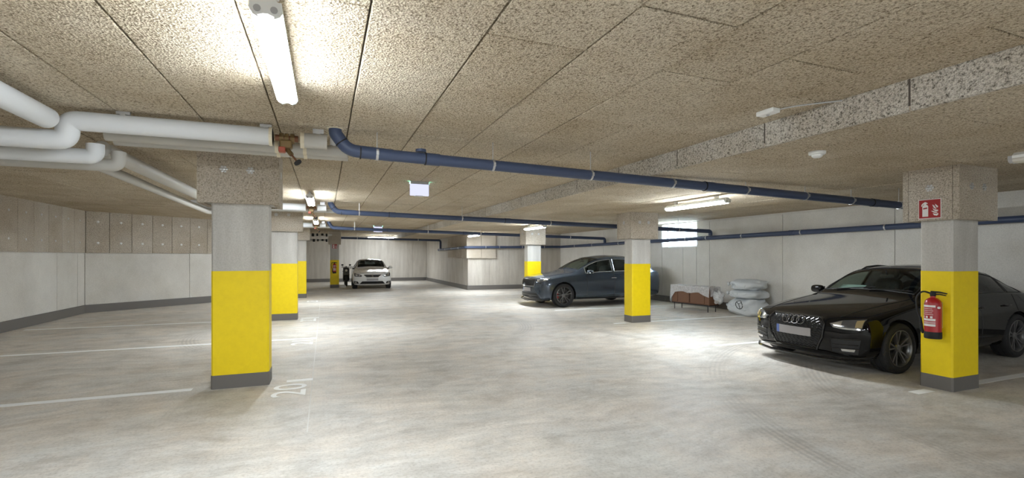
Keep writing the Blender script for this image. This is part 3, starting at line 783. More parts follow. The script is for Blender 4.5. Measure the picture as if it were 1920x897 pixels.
# ------------------------------------------------------------------ fire equipment
def fire_sign(x, y, z, axis, s, label):
    # plate in its own plane: local X to the right, local Z up, facing -Y
    e = empty('fire_sign', (x, y, z), {'y': 0, 'x': -PI/2}[axis], label, 'sign')
    w = 0.113*s
    MB().box(-w, w, -0.004, 0.0, -w, w).build('border', M['white_print'], e)
    MB().box(-w*0.94, w*0.94, -0.0055, -0.004, -w*0.94, w*0.94).build('field', M['red_sign'], e)
    q = w / 0.105
    def fig(poly, nm, mat='white_print', d=-0.0075):
        MB().prism([(a*q, b*q) for a, b in poly], 'y', d, -0.0055).build(nm, M[mat], e)
    fig([(-0.066,-0.082),(-0.012,-0.082),(-0.012,0.030),(-0.022,0.044),(-0.030,0.048),(-0.030,0.058),(-0.015,0.056),(-0.022,0.068),(-0.040,0.078),(-0.062,0.064),(-0.074,0.048),(-0.076,0.030),(-0.070,0.030),(-0.064,0.046),(-0.052,0.054),(-0.048,0.048),(-0.058,0.044),(-0.066,0.030)], 'extinguisher_symbol')
    fig([(-0.058,-0.002),(-0.020,0.004),(-0.020,0.018),(-0.058,0.012)], 'symbol_label', 'red_sign', -0.0085)
    fl_ = [[(0.030,-0.050),(0.060,-0.058),(0.078,-0.050),(0.080,-0.066),(0.066,-0.078),(0.042,-0.072)],
           [(0.014,-0.022),(0.036,-0.026),(0.056,-0.036),(0.074,-0.040),(0.062,-0.050),(0.040,-0.044)],
           [(0.030,0.010),(0.040,-0.008),(0.078,-0.016),(0.078,-0.028),(0.058,-0.032),(0.036,-0.014)],
           [(0.026,0.044),(0.046,0.030),(0.052,0.012),(0.068,0.002),(0.050,-0.004),(0.036,0.016)],
           [(0.050,0.050),(0.064,0.036),(0.078,0.022),(0.074,0.008),(0.060,0.018)]]
    for p in fl_: fig(p, 'flame_symbol')
    return e
fire_sign(6.555, 3.435, 2.105, 'x', 1.0, 'square red fire extinguisher sign with white symbols on the near pillar capital')
fire_sign(0.46, 25.395, 2.06, 'y', 1.05, 'small red fire extinguisher sign on the slim far pillar')
def extinguisher(x, y, z, rz, label):
    e = empty('fire_extinguisher', (x, y, z), rz, label, 'extinguisher')
    # local: stands against +Y side, faces -Y
    R = 0.08
    MB().lathe([(R*0.98, 0.0), (R*1.02, 0.01), (R*1.02, 0.075), (R, 0.08)], 28).build('foot', M['rubber'], e, smooth=True)
    MB().lathe([(R*0.99, 0.06), (R*0.99, 0.40), (R*0.9, 0.435), (R*0.6, 0.462), (R*0.3, 0.475), (R*0.3, 0.5)], 28).build('cylinder', M['red'], e, smooth=True)
    def band(z0, z1, a0, a1, mat, nm, dr=0.0015):
        m = MB(); n = 10
        vs = []
        for i in range(n+1):
            w = a0+(a1-a0)*i/n
            for zz in (z0, z1): vs.append(((R+dr)*math.sin(w), -(R+dr)*math.cos(w), zz))
        m.add(vs, [(2*i, 2*i+2, 2*i+3, 2*i+1) for i in range(n)])
        m.build(nm, M[mat], e, smooth='all')
    band(0.145, 0.170, -1.15, 0.75, 'white_print', 'label_band')
    band(0.175, 0.200, -1.15, 0.75, 'pink_print', 'label_text')
    band(0.208, 0.232, -1.15, 0.75, 'white_print', 'label_band')
    for k, (a0, a1) in enumerate(((-0.95, -0.55), (-0.4, 0.0), (0.15, 0.55))):
        band(0.238, 0.262, a0, a1-0.12, 'white_print', 'pictogram')
    for k in range(4): band(0.275+k*0.022, 0.286+k*0.022, -0.95, 0.5-0.1*(k % 2), 'pink_print', 'label_text')
    band(0.235, 0.36, -1.15, -1.02, 'white_print', 'label_edge')
    band(0.365, 0.388, -1.15, 0.75, 'white_print', 'label_band')
    MB().lathe([(0.024, 0.49), (0.028, 0.50), (0.028, 0.535), (0.016, 0.545)], 14).build('valve_head', M['rubber'], e, smooth=True)
    MB().prism([(-0.02, 0.525), (0.06, 0.530), (0.135, 0.520), (0.135, 0.532), (0.06, 0.548), (-0.02, 0.55)], 'y', -0.012, 0.012).build('lever', M['rubber'], e, bevel=0.003)
    MB().prism([(0.0, 0.505), (0.07, 0.508), (0.125, 0.500), (0.125, 0.510), (0.06, 0.522), (0.0, 0.52)], 'y', -0.012, 0.012).build('carry_handle', M['rubber'], e, bevel=0.003)
    MB().lathe([(0.014, 0), (0.014, -0.012)], 14, 'y', (0.09, -0.055, 0.365)).build('gauge', M['white_print'], e)
    hose = round_path([(-0.02, 0, 0.52), (-0.10, -0.01, 0.548), (-0.165, -0.015, 0.47), (-0.15, -0.02, 0.30), (-0.105, -0.03, 0.215)], 0.09, 7)
    MB().tube(hose, 0.010, 10).build('hose', M['rubber'], e, smooth=True)
    MB().tube([(-0.112, -0.03, 0.24), (-0.098, -0.03, 0.10), (-0.088, -0.02, 0.05)], [0.012, 0.018, 0.014], 10).build('nozzle', M['rubber'], e, smooth=True)
    MB().box(-0.05, 0.05, R*0.9, R*0.9+0.018, 0.12, 0.42).build('wall_bracket', M['zinc'], e)
    return e
# near one on the lane face of the first right column, far one on the slim pillar
extinguisher(6.68-0.094, 3.42, 0.60, -PI/2, 'red fire extinguisher with black hose on the near right pillar')
extinguisher(0.45, 25.4-0.094, 0.72, 0, 'red fire extinguisher on the slim far pillar')

# ------------------------------------------------------------------ cars
# Local frame of a car: X runs from the nose (0) to the tail (L), Y across, Z up.
NR = 9                                   # ring points per half, bottom centre to top centre
def car_shell(rings, nose_c, tail_c, creases, lvl=4):
    """rings: list of 9 (x, y, z); returns the subdivided surface with (station, ring) parameters."""
    bm = bmesh.new()
    uvl = bm.loops.layers.uv.new('par')
    crl = bm.edges.layers.float.new('crease_edge')
    G = []
    for R in rings:
        row = {}
        for k, (x, y, z) in enumerate(R):
            for s in (1, -1):
                if k in (0, NR-1) and s == -1: row[(k, s)] = row[(k, 1)]
                else: row[(k, s)] = bm.verts.new((x, s*y, z))
        G.append(row)
    def face(vs, uvs, s):
        if s == 1: vs, uvs = vs[::-1], uvs[::-1]
        f_ = bm.faces.new(vs)
        for l, uv in zip(f_.loops, uvs): l[uvl].uv = uv
    for i in range(len(rings)-1):
        for k in range(NR-1):
            for s in (1, -1):
                face([G[i][(k,s)], G[i][(k+1,s)], G[i+1][(k+1,s)], G[i+1][(k,s)]],
                     [(i, s*k), (i, s*(k+1)), (i+1, s*(k+1)), (i+1, s*k)], s)
    for row, cs, u, flip in ((G[0], nose_c, -1, -1), (G[-1], tail_c, 99, 1)):
        c0 = bm.verts.new(cs[0]); 
        for s in (1, -1):
            c1 = bm.verts.new((cs[1][0], s*cs[1][1], cs[1][2]))
            P = [row[(k, s)] for k in range(NR)]
            for q in ([c0, c1, P[1], P[0]], [P[8], P[7], c1, c0], [c1, P[3], P[2], P[1]], [c1, P[5], P[4], P[3]], [P[7], P[6], P[5], c1]):
                face(q, [(u, 0)]*4, s*flip)
    bm.verts.ensure_lookup_table()
    for i0, i1, k, w in creases:
        for i in range(i0, i1):
            for s in (1, -1):
                e_ = bm.edges.get((G[i][(k,s)], G[i+1][(k,s)]))
                if e_: e_[crl] = w
    bmesh.ops.recalc_face_normals(bm, faces=bm.faces)
    me = bpy.data.meshes.new('cage'); bm.to_mesh(me); bm.free()
    o = bpy.data.objects.new('cage', me); COL.objects.link(o)
    sb = o.modifiers.new('s', 'SUBSURF'); sb.levels = lvl; sb.render_levels = lvl; sb.uv_smooth = 'NONE'; sb.use_limit_surface = False
    dg = bpy.context.evaluated_depsgraph_get()
    ev = o.evaluated_get(dg); em = ev.to_mesh()
    V = [Vector(v.co) for v in em.vertices]
    uvd = em.uv_layers['par'].data
    Fs, Us = [], []
    table = {}
    n = 2**lvl
    for p in em.polygons:
        Fs.append(tuple(p.vertices))
        us = [uvd[l].uv for l in p.loop_indices]
        Us.append((sum(a[0] for a in us)/len(us), sum(a[1] for a in us)/len(us)))
        for l, vi in zip(p.loop_indices, p.vertices):
            u, v = uvd[l].uv
            table[(round(u*n), round(v*n))] = vi
    ev.to_mesh_clear(); bpy.data.objects.remove(o); bpy.data.meshes.remove(me)
    return V, Fs, Us, table, n

def smooth_mesh(V, F, name, mat, parent, offs=None):
    used = {}; vs = []; fs = []
    for q in F:
        t_ = []
        for i in q:
            if i not in used: used[i] = len(vs); vs.append(V[i])
            t_.append(used[i])
        fs.append(tuple(t_))
    me = bpy.data.meshes.new(name); me.from_pydata([tuple(v) for v in vs], [], fs); me.materials.append(mat)
    me.polygons.foreach_set('use_smooth', [True]*len(fs)); me.update()
    return obj_from(me, name, parent)

def wheel_mesh(R, W, spokes, style):
    ty = MB(); h = W/2
    ty.lathe([(R*0.70, -h*0.80), (R*0.78, -h*0.98), (R*0.90, -h), (R*0.975, -h*0.86), (R, -h*0.62), (R, -h*0.34), (R*0.985, -h*0.33), (R*0.985, -h*0.27), (R, -h*0.26), (R, h*0.26), (R*0.985, h*0.27), (R*0.985, h*0.33), (R, h*0.34), (R, h*0.62), (R*0.975, h*0.86), (R*0.90, h), (R*0.78, h*0.98), (R*0.70, h*0.80)], 48, 'y', cap=False)
    tread = MB()
    for k in range(56):
        w = 2*PI*k/56
        for s in (-1, 1):
            a, b = w, w+0.045
            ys = (s*h*0.40, s*h*0.97)
            vs = []
            for aa in (a, b):
                for yy, rr in ((ys[0], R*1.004), (s*h*0.72, R*0.999), (ys[1], R*0.93)):
                    vs.append((rr*math.cos(aa+0.05*abs(yy)/h), yy, rr*math.sin(aa+0.05*abs(yy)/h)))
            tread.add(vs, [(0,1,4,3), (1,2,5,4)])
    rim = MB(); rr = R*0.72
    rim.lathe([(rr*0.93, -h*0.7), (rr*0.93, -h*0.2), (rr*0.90, 0), (rr*0.93, h*0.7), (rr, h*0.86), (rr*1.01, h*0.92), (rr*0.975, h*0.95), (rr*0.93, h*0.80), (rr*0.93, h*0.7)], 48, 'y', cap=False)
    sp = MB()
    for k in range(spokes):
        w0 = 2*PI*k/spokes + 0.2
        for off in ((-0.13, 0.13) if style == 'twin' else (0.0,)):
            wi, wo = w0 + off*0.9, w0 + off*1.5
            hw = 0.0115 if style == 'twin' else 0.024
            def pt(rad, ang, t_, yy): 
                return (rad*math.cos(ang) - t_*math.sin(ang), yy, rad*math.sin(ang) + t_*math.cos(ang))
            vs = [pt(rr*0.16, wi, -hw*0.8, h*0.62), pt(rr*0.16, wi, hw*0.8, h*0.62), pt(rr*0.96, wo, hw, h*0.84), pt(rr*0.96, wo, -hw, h*0.84),
                  pt(rr*0.16, wi, -hw*1.2, h*0.40), pt(rr*0.16, wi, hw*1.2, h*0.40), pt(rr*0.96, wo, hw*1.4, h*0.58), pt(rr*0.96, wo, -hw*1.4, h*0.58)]
            sp.add(vs, [(0,1,2,3), (0,4,5,1), (1,5,6,2), (3,2,6,7), (0,3,7,4)])
    hub = MB(); hub.lathe([(rr*0.24, h*0.45), (rr*0.24, h*0.58), (rr*0.2, h*0.66), (rr*0.12, h*0.70), (rr*0.11, h*0.74), (0.004, h*0.75)], 24, 'y')
    disc = MB(); disc.lathe([(rr*0.78, h*0.02), (rr*0.78, h*0.14), (rr*0.3, h*0.14), (rr*0.25, h*0.25)], 36, 'y')
    cal = MB(); cal.prism([(rr*0.62*math.cos(a), rr*0.62*math.sin(a)) for a in (-0.45, -0.15, 0.15, 0.45)] + [(rr*0.86*math.cos(a), rr*0.86*math.sin(a)) for a in (0.45, 0.15, -0.15, -0.45)], 'y', h*0.05, h*0.36)
    return {'tyre': ty.mesh('tyre', M['tyre'], True), 'tread': tread.mesh('tread', M['tyre']), 'rim': rim.mesh('rim', M['rim'], True), 'spokes': sp.mesh('spokes', M['rim']),
            'hub': hub.mesh('hub', M['rim'], True), 'disc': disc.mesh('disc', M['disc'], True), 'caliper': cal.mesh('caliper', M['caliper'])}

def rounded_block(m, cx, cy, cz, sx, sy, sz, pw=3.0, nu=14, nv=10, tilt=0.0):
    vs, fs = [], []
    f_ = lambda c: math.copysign(abs(c)**(2/pw), c)
    for i in range(nv+1):
        ph = -PI/2 + PI*i/nv
        for j in range(nu):
            th = 2*PI*j/nu
            x, y_, z = sx*f_(math.cos(ph))*f_(math.cos(th)), sy*f_(math.cos(ph))*f_(math.sin(th)), sz*f_(math.sin(ph))
            vs.append((cx+x+z*tilt, cy+y_, cz+z))
    for i in range(nv):
        for j in range(nu):
            fs.append((i*nu+j, i*nu+(j+1) % nu, (i+1)*nu+(j+1) % nu, (i+1)*nu+j))
    m.add(vs, fs)
    return m

def make_rings(p):
    """thirteen stations from a compact description of the car"""
    L, W, gc = p['L'], p['W'], p['gc']
    st = p['stations']
    rings = []
    for (s, wk, lo, z3, z4, z5, w5, w6, z6, z7, z8, nose) in st:
        # wk: body half width; w5,z5 belt/fender; w6,z6 roof edge/hood edge; z7,z8 top
        w1 = wk*0.80
        R = [(0, lo), (w1, lo), (wk*0.965, lo+0.07), (wk, z3), (wk*0.992, z4), (w5, z5), (w6, z6), (w6*0.55, z7), (0, z8)]
        if nose:    # sweep in plan and in profile: list of extra x per ring point
            rings.append([(s+dx, y, z) for (y, z), dx in zip(R, nose)])
        else:
            rings.append([(s, y, z) for y, z in R])
    return rings

def build_car(name, p, label, loc, rz, group=None):
    e = empty(name, loc, rz, label, 'car', group)
    V, Fs, Us, T, n = car_shell(make_rings(p), p['nose_c'], p['tail_c'], p.get('crease', []))
    paint_m, dark = p['paint'], M['black_trim']
    bvh = BVHTree.FromPolygons(V, Fs)
    ax, R, tw, Ra = p['axles'], p['R'], p['track']/2, p['R']+p.get('arch', 0.055)
    # wheel arches: drop the faces inside the circle, snap the rim
    inside = []
    for v in V:
        d = min(math.hypot(v.x-a, v.z-R) for a in ax)
        inside.append(d < Ra and abs(v.y) > 0.48)
    keep, ku = [], []
    for q, u in zip(Fs, Us):
        if all(inside[i] for i in q): continue
        keep.append(q); ku.append(u)
    snap = set(i for q in keep for i in q if inside[i])
    for i in snap:
        v = V[i]; a = min(ax, key=lambda a_: math.hypot(v.x-a_, v.z-R))
        dx, dz = v.x-a, v.z-R; d = math.hypot(dx, dz) or 1e-6
        v.x, v.z = a+dx/d*Ra, R+dz/d*Ra
        if v.z < p['gc']: v.z = p['gc']
    # panes are regions of the surface
    panes = p['panes']          # (name, u0, u1, v0, v1, both, glass)
    parts = {'body': []}
    def region(u, v):
        for j, (nm, u0, u1, v0, v1, gl) in enumerate(panes):
            if u0 <= u <= u1 and v0 <= abs(v) <= v1:
                return (j, 0 if nm in ('windshield', 'rear_window', 'sunroof') else (1 if v > 0 else -1))
        return None
    for q, (u, v) in zip(keep, ku):
        parts.setdefault(region(u, v) or 'body', []).append(q)
    body = smooth_mesh(V, parts['body'], 'body_shell', paint_m, e)
    for key, fs in parts.items():
        if key == 'body': continue
        nm = panes[key[0]][0]
        pane = smooth_mesh(V, fs, nm, M[panes[key[0]][5]], e)
        # seal round the pane
        cnt = {}
        for q in fs:
            for a, b in zip(q, q[1:]+q[:1]):
                k = (min(a, b), max(a, b)); cnt[k] = cnt.get(k, 0)+1
        nb = {}
        for (a, b), c in cnt.items():
            if c == 1: nb.setdefault(a, []).append(b); nb.setdefault(b, []).append(a)
        loop = [next(iter(nb))]; prev = None
        while True:
            nx = [x for x in nb[loop[-1]] if x != prev]
            if not nx or nx[0] == loop[0] or len(loop) > 4000: break
            prev = loop[-1]; loop.append(nx[0])
        pts = [V[i] for i in loop[::2]]
        if len(pts) > 6 and nm != 'sunroof':
            MB().tube(pts, p.get('seal', 0.010), 6, closed=True).build('window_seal', M[p.get('seal_mat', 'black_trim')] if nm == 'side_window' else dark, pane, smooth=True)
    S = lambda u, v: V[T[(round(u*n), round(v*n))]]
    def normal_at(pt):
        r_ = bvh.find_nearest(pt); return r_[1]
    # panel gaps along surface lines
    def gap(uv0, uv1, nm='panel_gap', rad=0.0045, mat='black_trim', par=e, out=0.0):
        (u0, v0), (u1, v1) = uv0, uv1
        k = int(max(abs(u1-u0), abs(v1-v0))*n)
        pts = []
        for i in range(k+1):
            q = T.get((round((u0+(u1-u0)*i/k)*n), round((v0+(v1-v0)*i/k)*n)))
            if q is not None and not inside[q]: pts.append(V[q])
        if len(pts) > 2: return MB().tube(pts, rad, 6).build(nm, M[mat], par, smooth=True)
    for g in p.get('gaps', []):
        for s in (1, -1): gap((g[0], s*g[1]), (g[2], s*g[3]))
    # projected patches
    def project(y, z, side='front', out=0.004):
        if side == 'front': o_, d = Vector((-1.5, y, z)), Vector((1, 0, 0))
        elif side == 'rear': o_, d = Vector((p['L']+1.5, y, z)), Vector((-1, 0, 0))
        else: o_, d = Vector((y, side*2.0, z)), Vector((0, -side, 0))
        h = bvh.ray_cast(o_, d)
        if h[0] is None:
            h = bvh.find_nearest(o_ + d*1.5)
        nn = h[1] if h[1].dot(d) < 0 else -h[1]
        return h[0] + nn*out, nn
    def patch(top, bot, nm, mat, side='front', out=0.006, par=e, rows=6, cols=14, thick=0.012, label_=None):
        def samp(pl, t_):
            ls = [math.dist(a, b) for a, b in zip(pl[:-1], pl[1:])]; tot = sum(ls) or 1; d_ = t_*tot
            for (a, b), l in zip(zip(pl[:-1], pl[1:]), ls):
                if d_ <= l or (a, b) == (pl[-2], pl[-1]):
                    k = d_/l if l else 0
                    return (a[0]+(b[0]-a[0])*k, a[1]+(b[1]-a[1])*k)
                d_ -= l
        vs, ns = [], []
        for i in range(rows+1):
            for j in range(cols+1):
                a, b = samp(top, j/cols), samp(bot, j/cols); k = i/rows
                pt, nn = project(a[0]+(b[0]-a[0])*k, a[1]+(b[1]-a[1])*k, side, out)
                vs.append(pt); ns.append(nn)
        c1 = cols+1
        fs = [(i*c1+j, i*c1+j+1, (i+1)*c1+j+1, (i+1)*c1+j) for i in range(rows) for j in range(cols)]
        m = MB(); nv = len(vs)
        border = [j for j in range(c1)] + [i*c1+cols for i in range(1, rows+1)] + [rows*c1+j for j in range(cols-1, -1, -1)] + [i*c1 for i in range(rows-1, 0, -1)]
        back = [vs[i]-ns[i]*thick for i in border]
        fs += [(border[k], border[(k+1) % len(border)], nv+(k+1) % len(border), nv+k) for k in range(len(border))]
        m.add(vs+back, fs)
        o_ = m.build(nm, M[mat] if isinstance(mat, str) else mat, par, smooth=True)
        if label_: o_['label'] = label_
        return o_
    def line_on(pts2, nm, mat, side='front', rad=0.006, out=0.004, par=e, k=8, closed=False):
        pl = []
        seq = pts2 + ([pts2[0]] if closed else [])
        for a, b in zip(seq[:-1], seq[1:]):
            for i in range(k):
                pl.append(project(a[0]+(b[0]-a[0])*i/k, a[1]+(b[1]-a[1])*i/k, side, out)[0])
        if not closed: pl.append(project(*seq[-1], side, out)[0])
        return MB().tube(pl, rad, 6, closed=closed).build(nm, M[mat], par, smooth=True)
    # liners, wheels
    wm = wheel_mesh(R, p['tw'], p['spokes'], p['wstyle'])
    for a in ax:
        for s in (1, -1):
            ln = MB(); pts = []
            k = 20
            vs, fs = [], []
            for i in range(k+1):
                w = -0.25 + (PI+0.5)*i/k
                for yy in (0.42, p['W']/2-0.035):
                    vs.append((a+Ra*0.995*math.cos(w), s*yy, R+Ra*0.995*math.sin(w)))
            fs = [(2*i, 2*i+2, 2*i+3, 2*i+1) for i in range(k)]
            ln.add(vs, fs); o_ = len(ln.v)
            ln.add([(a, s*0.42, R)] + [vs[2*i] for i in range(k+1)], [(0, i+1, i+2) for i in range(k)])
            ln.build('arch_liner', M['rubber'], e)
            we = empty('wheel'); we.parent = e
            we.location = (a, s*(tw), R)
            if s == -1: we.rotation_euler = (0, 0, PI)
            for nm, me in wm.items():
                wo_ = obj_from(me, nm, we)
                if nm == 'tread': wo_['kind'] = 'stuff'
    # cabin
    c = p['cabin']
    MB().box(c['x0'], c['x1'], -0.70, 0.70, 0.28, 0.34).build('cabin_floor', M['interior'], e)
    db = rounded_block(MB(), c['dash'], 0, c['zd']-0.16, 0.28, 0.68, 0.16, 4).build('dashboard', M['interior'], e, smooth=True)
    for s in (1, -1):
        sm = MB()
        rounded_block(sm, c['seat'], s*0.36, c['zs'], 0.26, 0.25, 0.10, 4)
        rounded_block(sm, c['seat']+0.34, s*0.36, c['zs']+0.34, 0.09, 0.23, 0.34, 4, tilt=0.25)
        rounded_block(sm, c['seat']+0.46, s*0.36, c['zs']+0.76, 0.05, 0.13, 0.09, 3, tilt=0.2)
        sm.build('front_seat', M['interior'], e, smooth=True)
    rb = MB(); rounded_block(rb, c['rear'], 0, c['zs'], 0.25, 0.62, 0.10, 5); rounded_block(rb, c['rear']+0.34, 0, c['zs']+0.32, 0.09, 0.62, 0.33, 5, tilt=0.25)
    rb.build('rear_bench', M['interior'], e, smooth=True)
    cx_, cz_ = c['dash']+0.36, c['zd']-0.06
    ring = [(cx_+0.06*math.sin(w)*1.0, -0.36+0.18*math.cos(w), cz_+0.17*math.sin(w)) for w in [2*PI*i/28 for i in range(28)]]
    sw = MB(); sw.tube(ring, 0.016, 8, closed=True)
    sw.tube([(cx_-0.22, -0.36, cz_-0.07), (cx_, -0.36, cz_)], 0.03, 8); sw.tube([(cx_, -0.54, cz_), (cx_, -0.18, cz_)], 0.016, 6); sw.tube([(cx_, -0.36, cz_), (cx_-0.05, -0.36, cz_-0.16)], 0.016, 6)
    sw.build('steering_wheel', M['interior'], e, smooth=True)
    rm = MB(); rounded_block(rm, c['mir'][0], 0, c['mir'][1], 0.02, 0.11, 0.035, 3); rm.tube([(c['mir'][0], 0, c['mir'][1]), (c['mir'][0]-0.03, 0, c['mir'][1]+0.10)], 0.012, 6)
    rm.build('interior_mirror', M['interior'], e, smooth=True)
    # door mirrors
    mx_, my_, mz_ = p['mirror']
    for s in (1, -1):
        mm = MB(); rounded_block(mm, mx_, s*(my_+0.09), mz_, 0.075, 0.105, 0.068, 2.8)
        mo = mm.build('door_mirror', paint_m, e, smooth=True)
        a_ = MB(); a_.tube([(mx_-0.02, s*(my_-0.09), mz_-0.06), (mx_-0.01, s*(my_+0.05), mz_-0.04)], [0.035, 0.028], 8); a_.build('mirror_arm', dark, mo, smooth=True)
        g_ = MB(); g_.prism([(s*(my_+0.01), mz_-0.045), (s*(my_+0.17), mz_-0.045), (s*(my_+0.175), mz_+0.04), (s*(my_+0.015), mz_+0.045)], 'x', mx_+0.066, mx_+0.078); g_.build('mirror_glass', M['chrome'], mo)
        if p.get('mirror_trim'):
            MB().tube([(mx_-0.065, s*(my_+0.01), mz_-0.035), (mx_-0.072, s*(my_+0.1), mz_-0.035), (mx_-0.04, s*(my_+0.185), mz_-0.03)], 0.009, 6).build('mirror_trim', M['chrome'], mo, smooth=True)
    # door handles
    for hx, hz in p['handles']:
        for s in (1, -1):
            q0, _ = project(hx-0.09, hz, s, 0.018); q1, _ = project(hx, hz+0.003, s, 0.028); q2, _ = project(hx+0.09, hz, s, 0.018)
            MB().tube([q0, q1, q2], [0.011, 0.014, 0.011], 8).build('door_handle', M[p.get('handle_mat')] if p.get('handle_mat') else paint_m, e, smooth=True)
    # wipers
    for wy, dy in ((0.45, -0.55), (-0.05, -0.55)):
        pts = []
        for i in range(7):
            yy = wy + dy*i/6; xx = p['wiper'] + 0.07*(i/6)
            h = bvh.ray_cast(Vector((xx, yy, 3)), Vector((0, 0, -1)))
            if h[0] is not None: pts.append(h[0]+Vector((0, 0, 0.016)))
        if len(pts) > 2: MB().tube(pts, 0.008, 6).build('wiper', M['rubber'], e, smooth=True)
    return dict(e=e, patch=patch, line=line_on, gap=gap, project=project, bvh=bvh, S=S)

def mirror_pts(pl): return [(-a, b) for a, b in pl][::-1]
def number_plate(C, z, w=0.26, h=0.055, out=0.018, blue=True):
    g = C
    pl = g['patch']([(-w, z+h), (w, z+h)], [(-w, z-h), (w, z-h)], 'number_plate', 'plate', out=out, rows=3, cols=10, thick=0.02, label_='blurred grey number plate')
    if blue:   # blue band at the viewer's left (the car's right hand side, +Y here)
        g['patch']([(w-0.045, z+h), (w, z+h)], [(w-0.045, z-h), (w, z-h)], 'plate_band', 'plate_blue', out=out+0.002, rows=3, cols=3, thick=0.004, par=pl)
def pinch(dxs): return dxs

# --- black estate saloon, nose towards the lane
NB = [0.10, 0.16, 0.25, 0.25, 0.25, 0.23, 0.13, 0.06, 0.04]
TB = [-0.05, -0.06, -0.14, -0.12, -0.10, -0.07, -0.04, -0.02, -0.0]
P_BLACK = dict(L=4.70, W=1.83, gc=0.16, paint=M['paint_black'], axles=(0.88, 3.69), R=0.335, track=1.585, tw=0.235, spokes=5, wstyle='twin', arch=0.045,
  stations=[ # s, wk, lo, z3, z4, z5, w5, w6, z6, z7, z8, extra
    (0.00, 0.80, 0.19, 0.42, 0.58, 0.665, 0.76, 0.52, 0.715, 0.735, 0.745, NB),
    (0.36, 0.905, 0.165, 0.44, 0.62, 0.735, 0.845, 0.58, 0.785, 0.815, 0.825, None),
    (0.88, 0.915, 0.165, 0.45, 0.66, 0.83, 0.855, 0.62, 0.865, 0.885, 0.895, None),
    (1.34, 0.912, 0.165, 0.45, 0.68, 0.885, 0.845, 0.66, 0.925, 0.945, 0.955, None),
    (1.56, 0.91, 0.165, 0.45, 0.69, 0.915, 0.83, 0.70, 0.955, 0.985, 1.00, None),
    (1.90, 0.91, 0.165, 0.45, 0.70, 0.93, 0.825, 0.66, 1.155, 1.19, 1.205, None),
    (2.28, 0.91, 0.165, 0.45, 0.71, 0.94, 0.825, 0.60, 1.345, 1.385, 1.40, None),
    (2.90, 0.91, 0.165, 0.45, 0.71, 0.955, 0.825, 0.59, 1.375, 1.425, 1.44, None),
    (3.45, 0.915, 0.165, 0.46, 0.72, 0.965, 0.825, 0.585, 1.335, 1.385, 1.40, None),
    (3.95, 0.915, 0.17, 0.47, 0.74, 0.975, 0.825, 0.60, 1.15, 1.20, 1.215, None),
    (4.30, 0.905, 0.19, 0.48, 0.75, 0.955, 0.80, 0.63, 0.985, 1.01, 1.02, None),
    (4.66, 0.83, 0.24, 0.48, 0.75, 0.925, 0.74, 0.52, 0.955, 0.965, 0.97, TB)],
  nose_c=((0.0, 0, 0.46), (0.055, 0.40, 0.46)), tail_c=((4.72, 0, 0.60), (4.69, 0.42, 0.60)),
  crease=[(0, 5, 5, 0.35), (4, 11, 5, 0.55), (1, 10, 4, 0.45), (0, 4, 6, 0.3), (4, 9, 6, 0.35)],
  panes=[('windshield', 4.18, 5.93, 6.12, 8, 'glass_car'), ('rear_window', 8.3, 9.9, 6.12, 8, 'glass_dark'),
         ('side_window', 4.62, 6.68, 5.12, 5.90, 'glass_mid'), ('side_window', 6.80, 8.30, 5.12, 5.90, 'glass_dark'), ('side_window', 8.38, 9.3, 5.14, 5.86, 'glass_dark')],
  gaps=[(4.62, 1.6, 4.62, 5.0), (6.74, 1.6, 6.74, 5.1), (8.5, 2.6, 8.5, 5.0), (0.35, 6.0, 4.0, 6.0)], mirror=(1.86, 0.87, 0.99), handles=((2.72, 0.80), (3.42, 0.81)),
  cabin=dict(x0=1.3, x1=4.0, dash=1.72, zd=0.98, seat=2.35, zs=0.50, rear=3.15, mir=(2.12, 1.24)), wiper=1.60)
CB = build_car('black_car', P_BLACK, 'glossy black car with dark mesh grille parked behind the fire sign pillar', (6.19, 4.93, 0), 0.0)
g = CB
# grille: frame, dark field, honeycomb wires
fr = [(-0.36, 0.715), (-0.42, 0.64), (-0.40, 0.46), (-0.31, 0.285), (0.31, 0.285), (0.40, 0.46), (0.42, 0.64), (0.36, 0.715)]
gr = g['patch']([(-0.36, 0.71), (0.36, 0.71)], [(-0.42, 0.62), (0.42, 0.62)], 'grille', 'black_trim', rows=4, thick=0.01)
g['patch']([(-0.42, 0.62), (0.42, 0.62)], [(-0.31, 0.29), (0.31, 0.29)], 'grille_lower', 'black_trim', par=gr, rows=6, thick=0.01)
g['line'](fr, 'grille_frame', 'gloss_black', rad=0.016, out=0.010, par=gr, k=5, closed=True)
wires = MB()
def wire(a, b, k=8):
    pts = [g['project'](a[0]+(b[0]-a[0])*i/k, a[1]+(b[1]-a[1])*i/k, 'front', 0.012)[0] for i in range(k+1)]
    wires.tube(pts, 0.0042, 4, cap=False)
def half_w(z): return 0.36+0.06*(0.71-z)/0.09 if z > 0.62 else 0.42-0.11*(0.62-z)/0.33
for k in range(13):
    z = 0.305+0.032*k; w = half_w(z)-0.01
    nseg = int(w/0.03)
    pts = [g['project'](-w+2*w*i/(2*nseg), z+(0.011 if i % 2 else -0.011), 'front', 0.012)[0] for i in range(2*nseg+1)]
    wires.tube(pts, 0.0045, 4, cap=False)
wires.build('honeycomb_mesh', M['gloss_black'], gr)
for k in range(4):
    cy = 0.1125-0.075*k
    pts = [g['project'](cy+0.052*math.cos(2*PI*i/24), 0.652+0.052*math.sin(2*PI*i/24), 'front', 0.024)[0] for i in range(24)]
    MB().tube(pts, 0.0075, 6, closed=True).build('badge_ring', M['badge'], gr, smooth=True)
number_plate(g, 0.505)
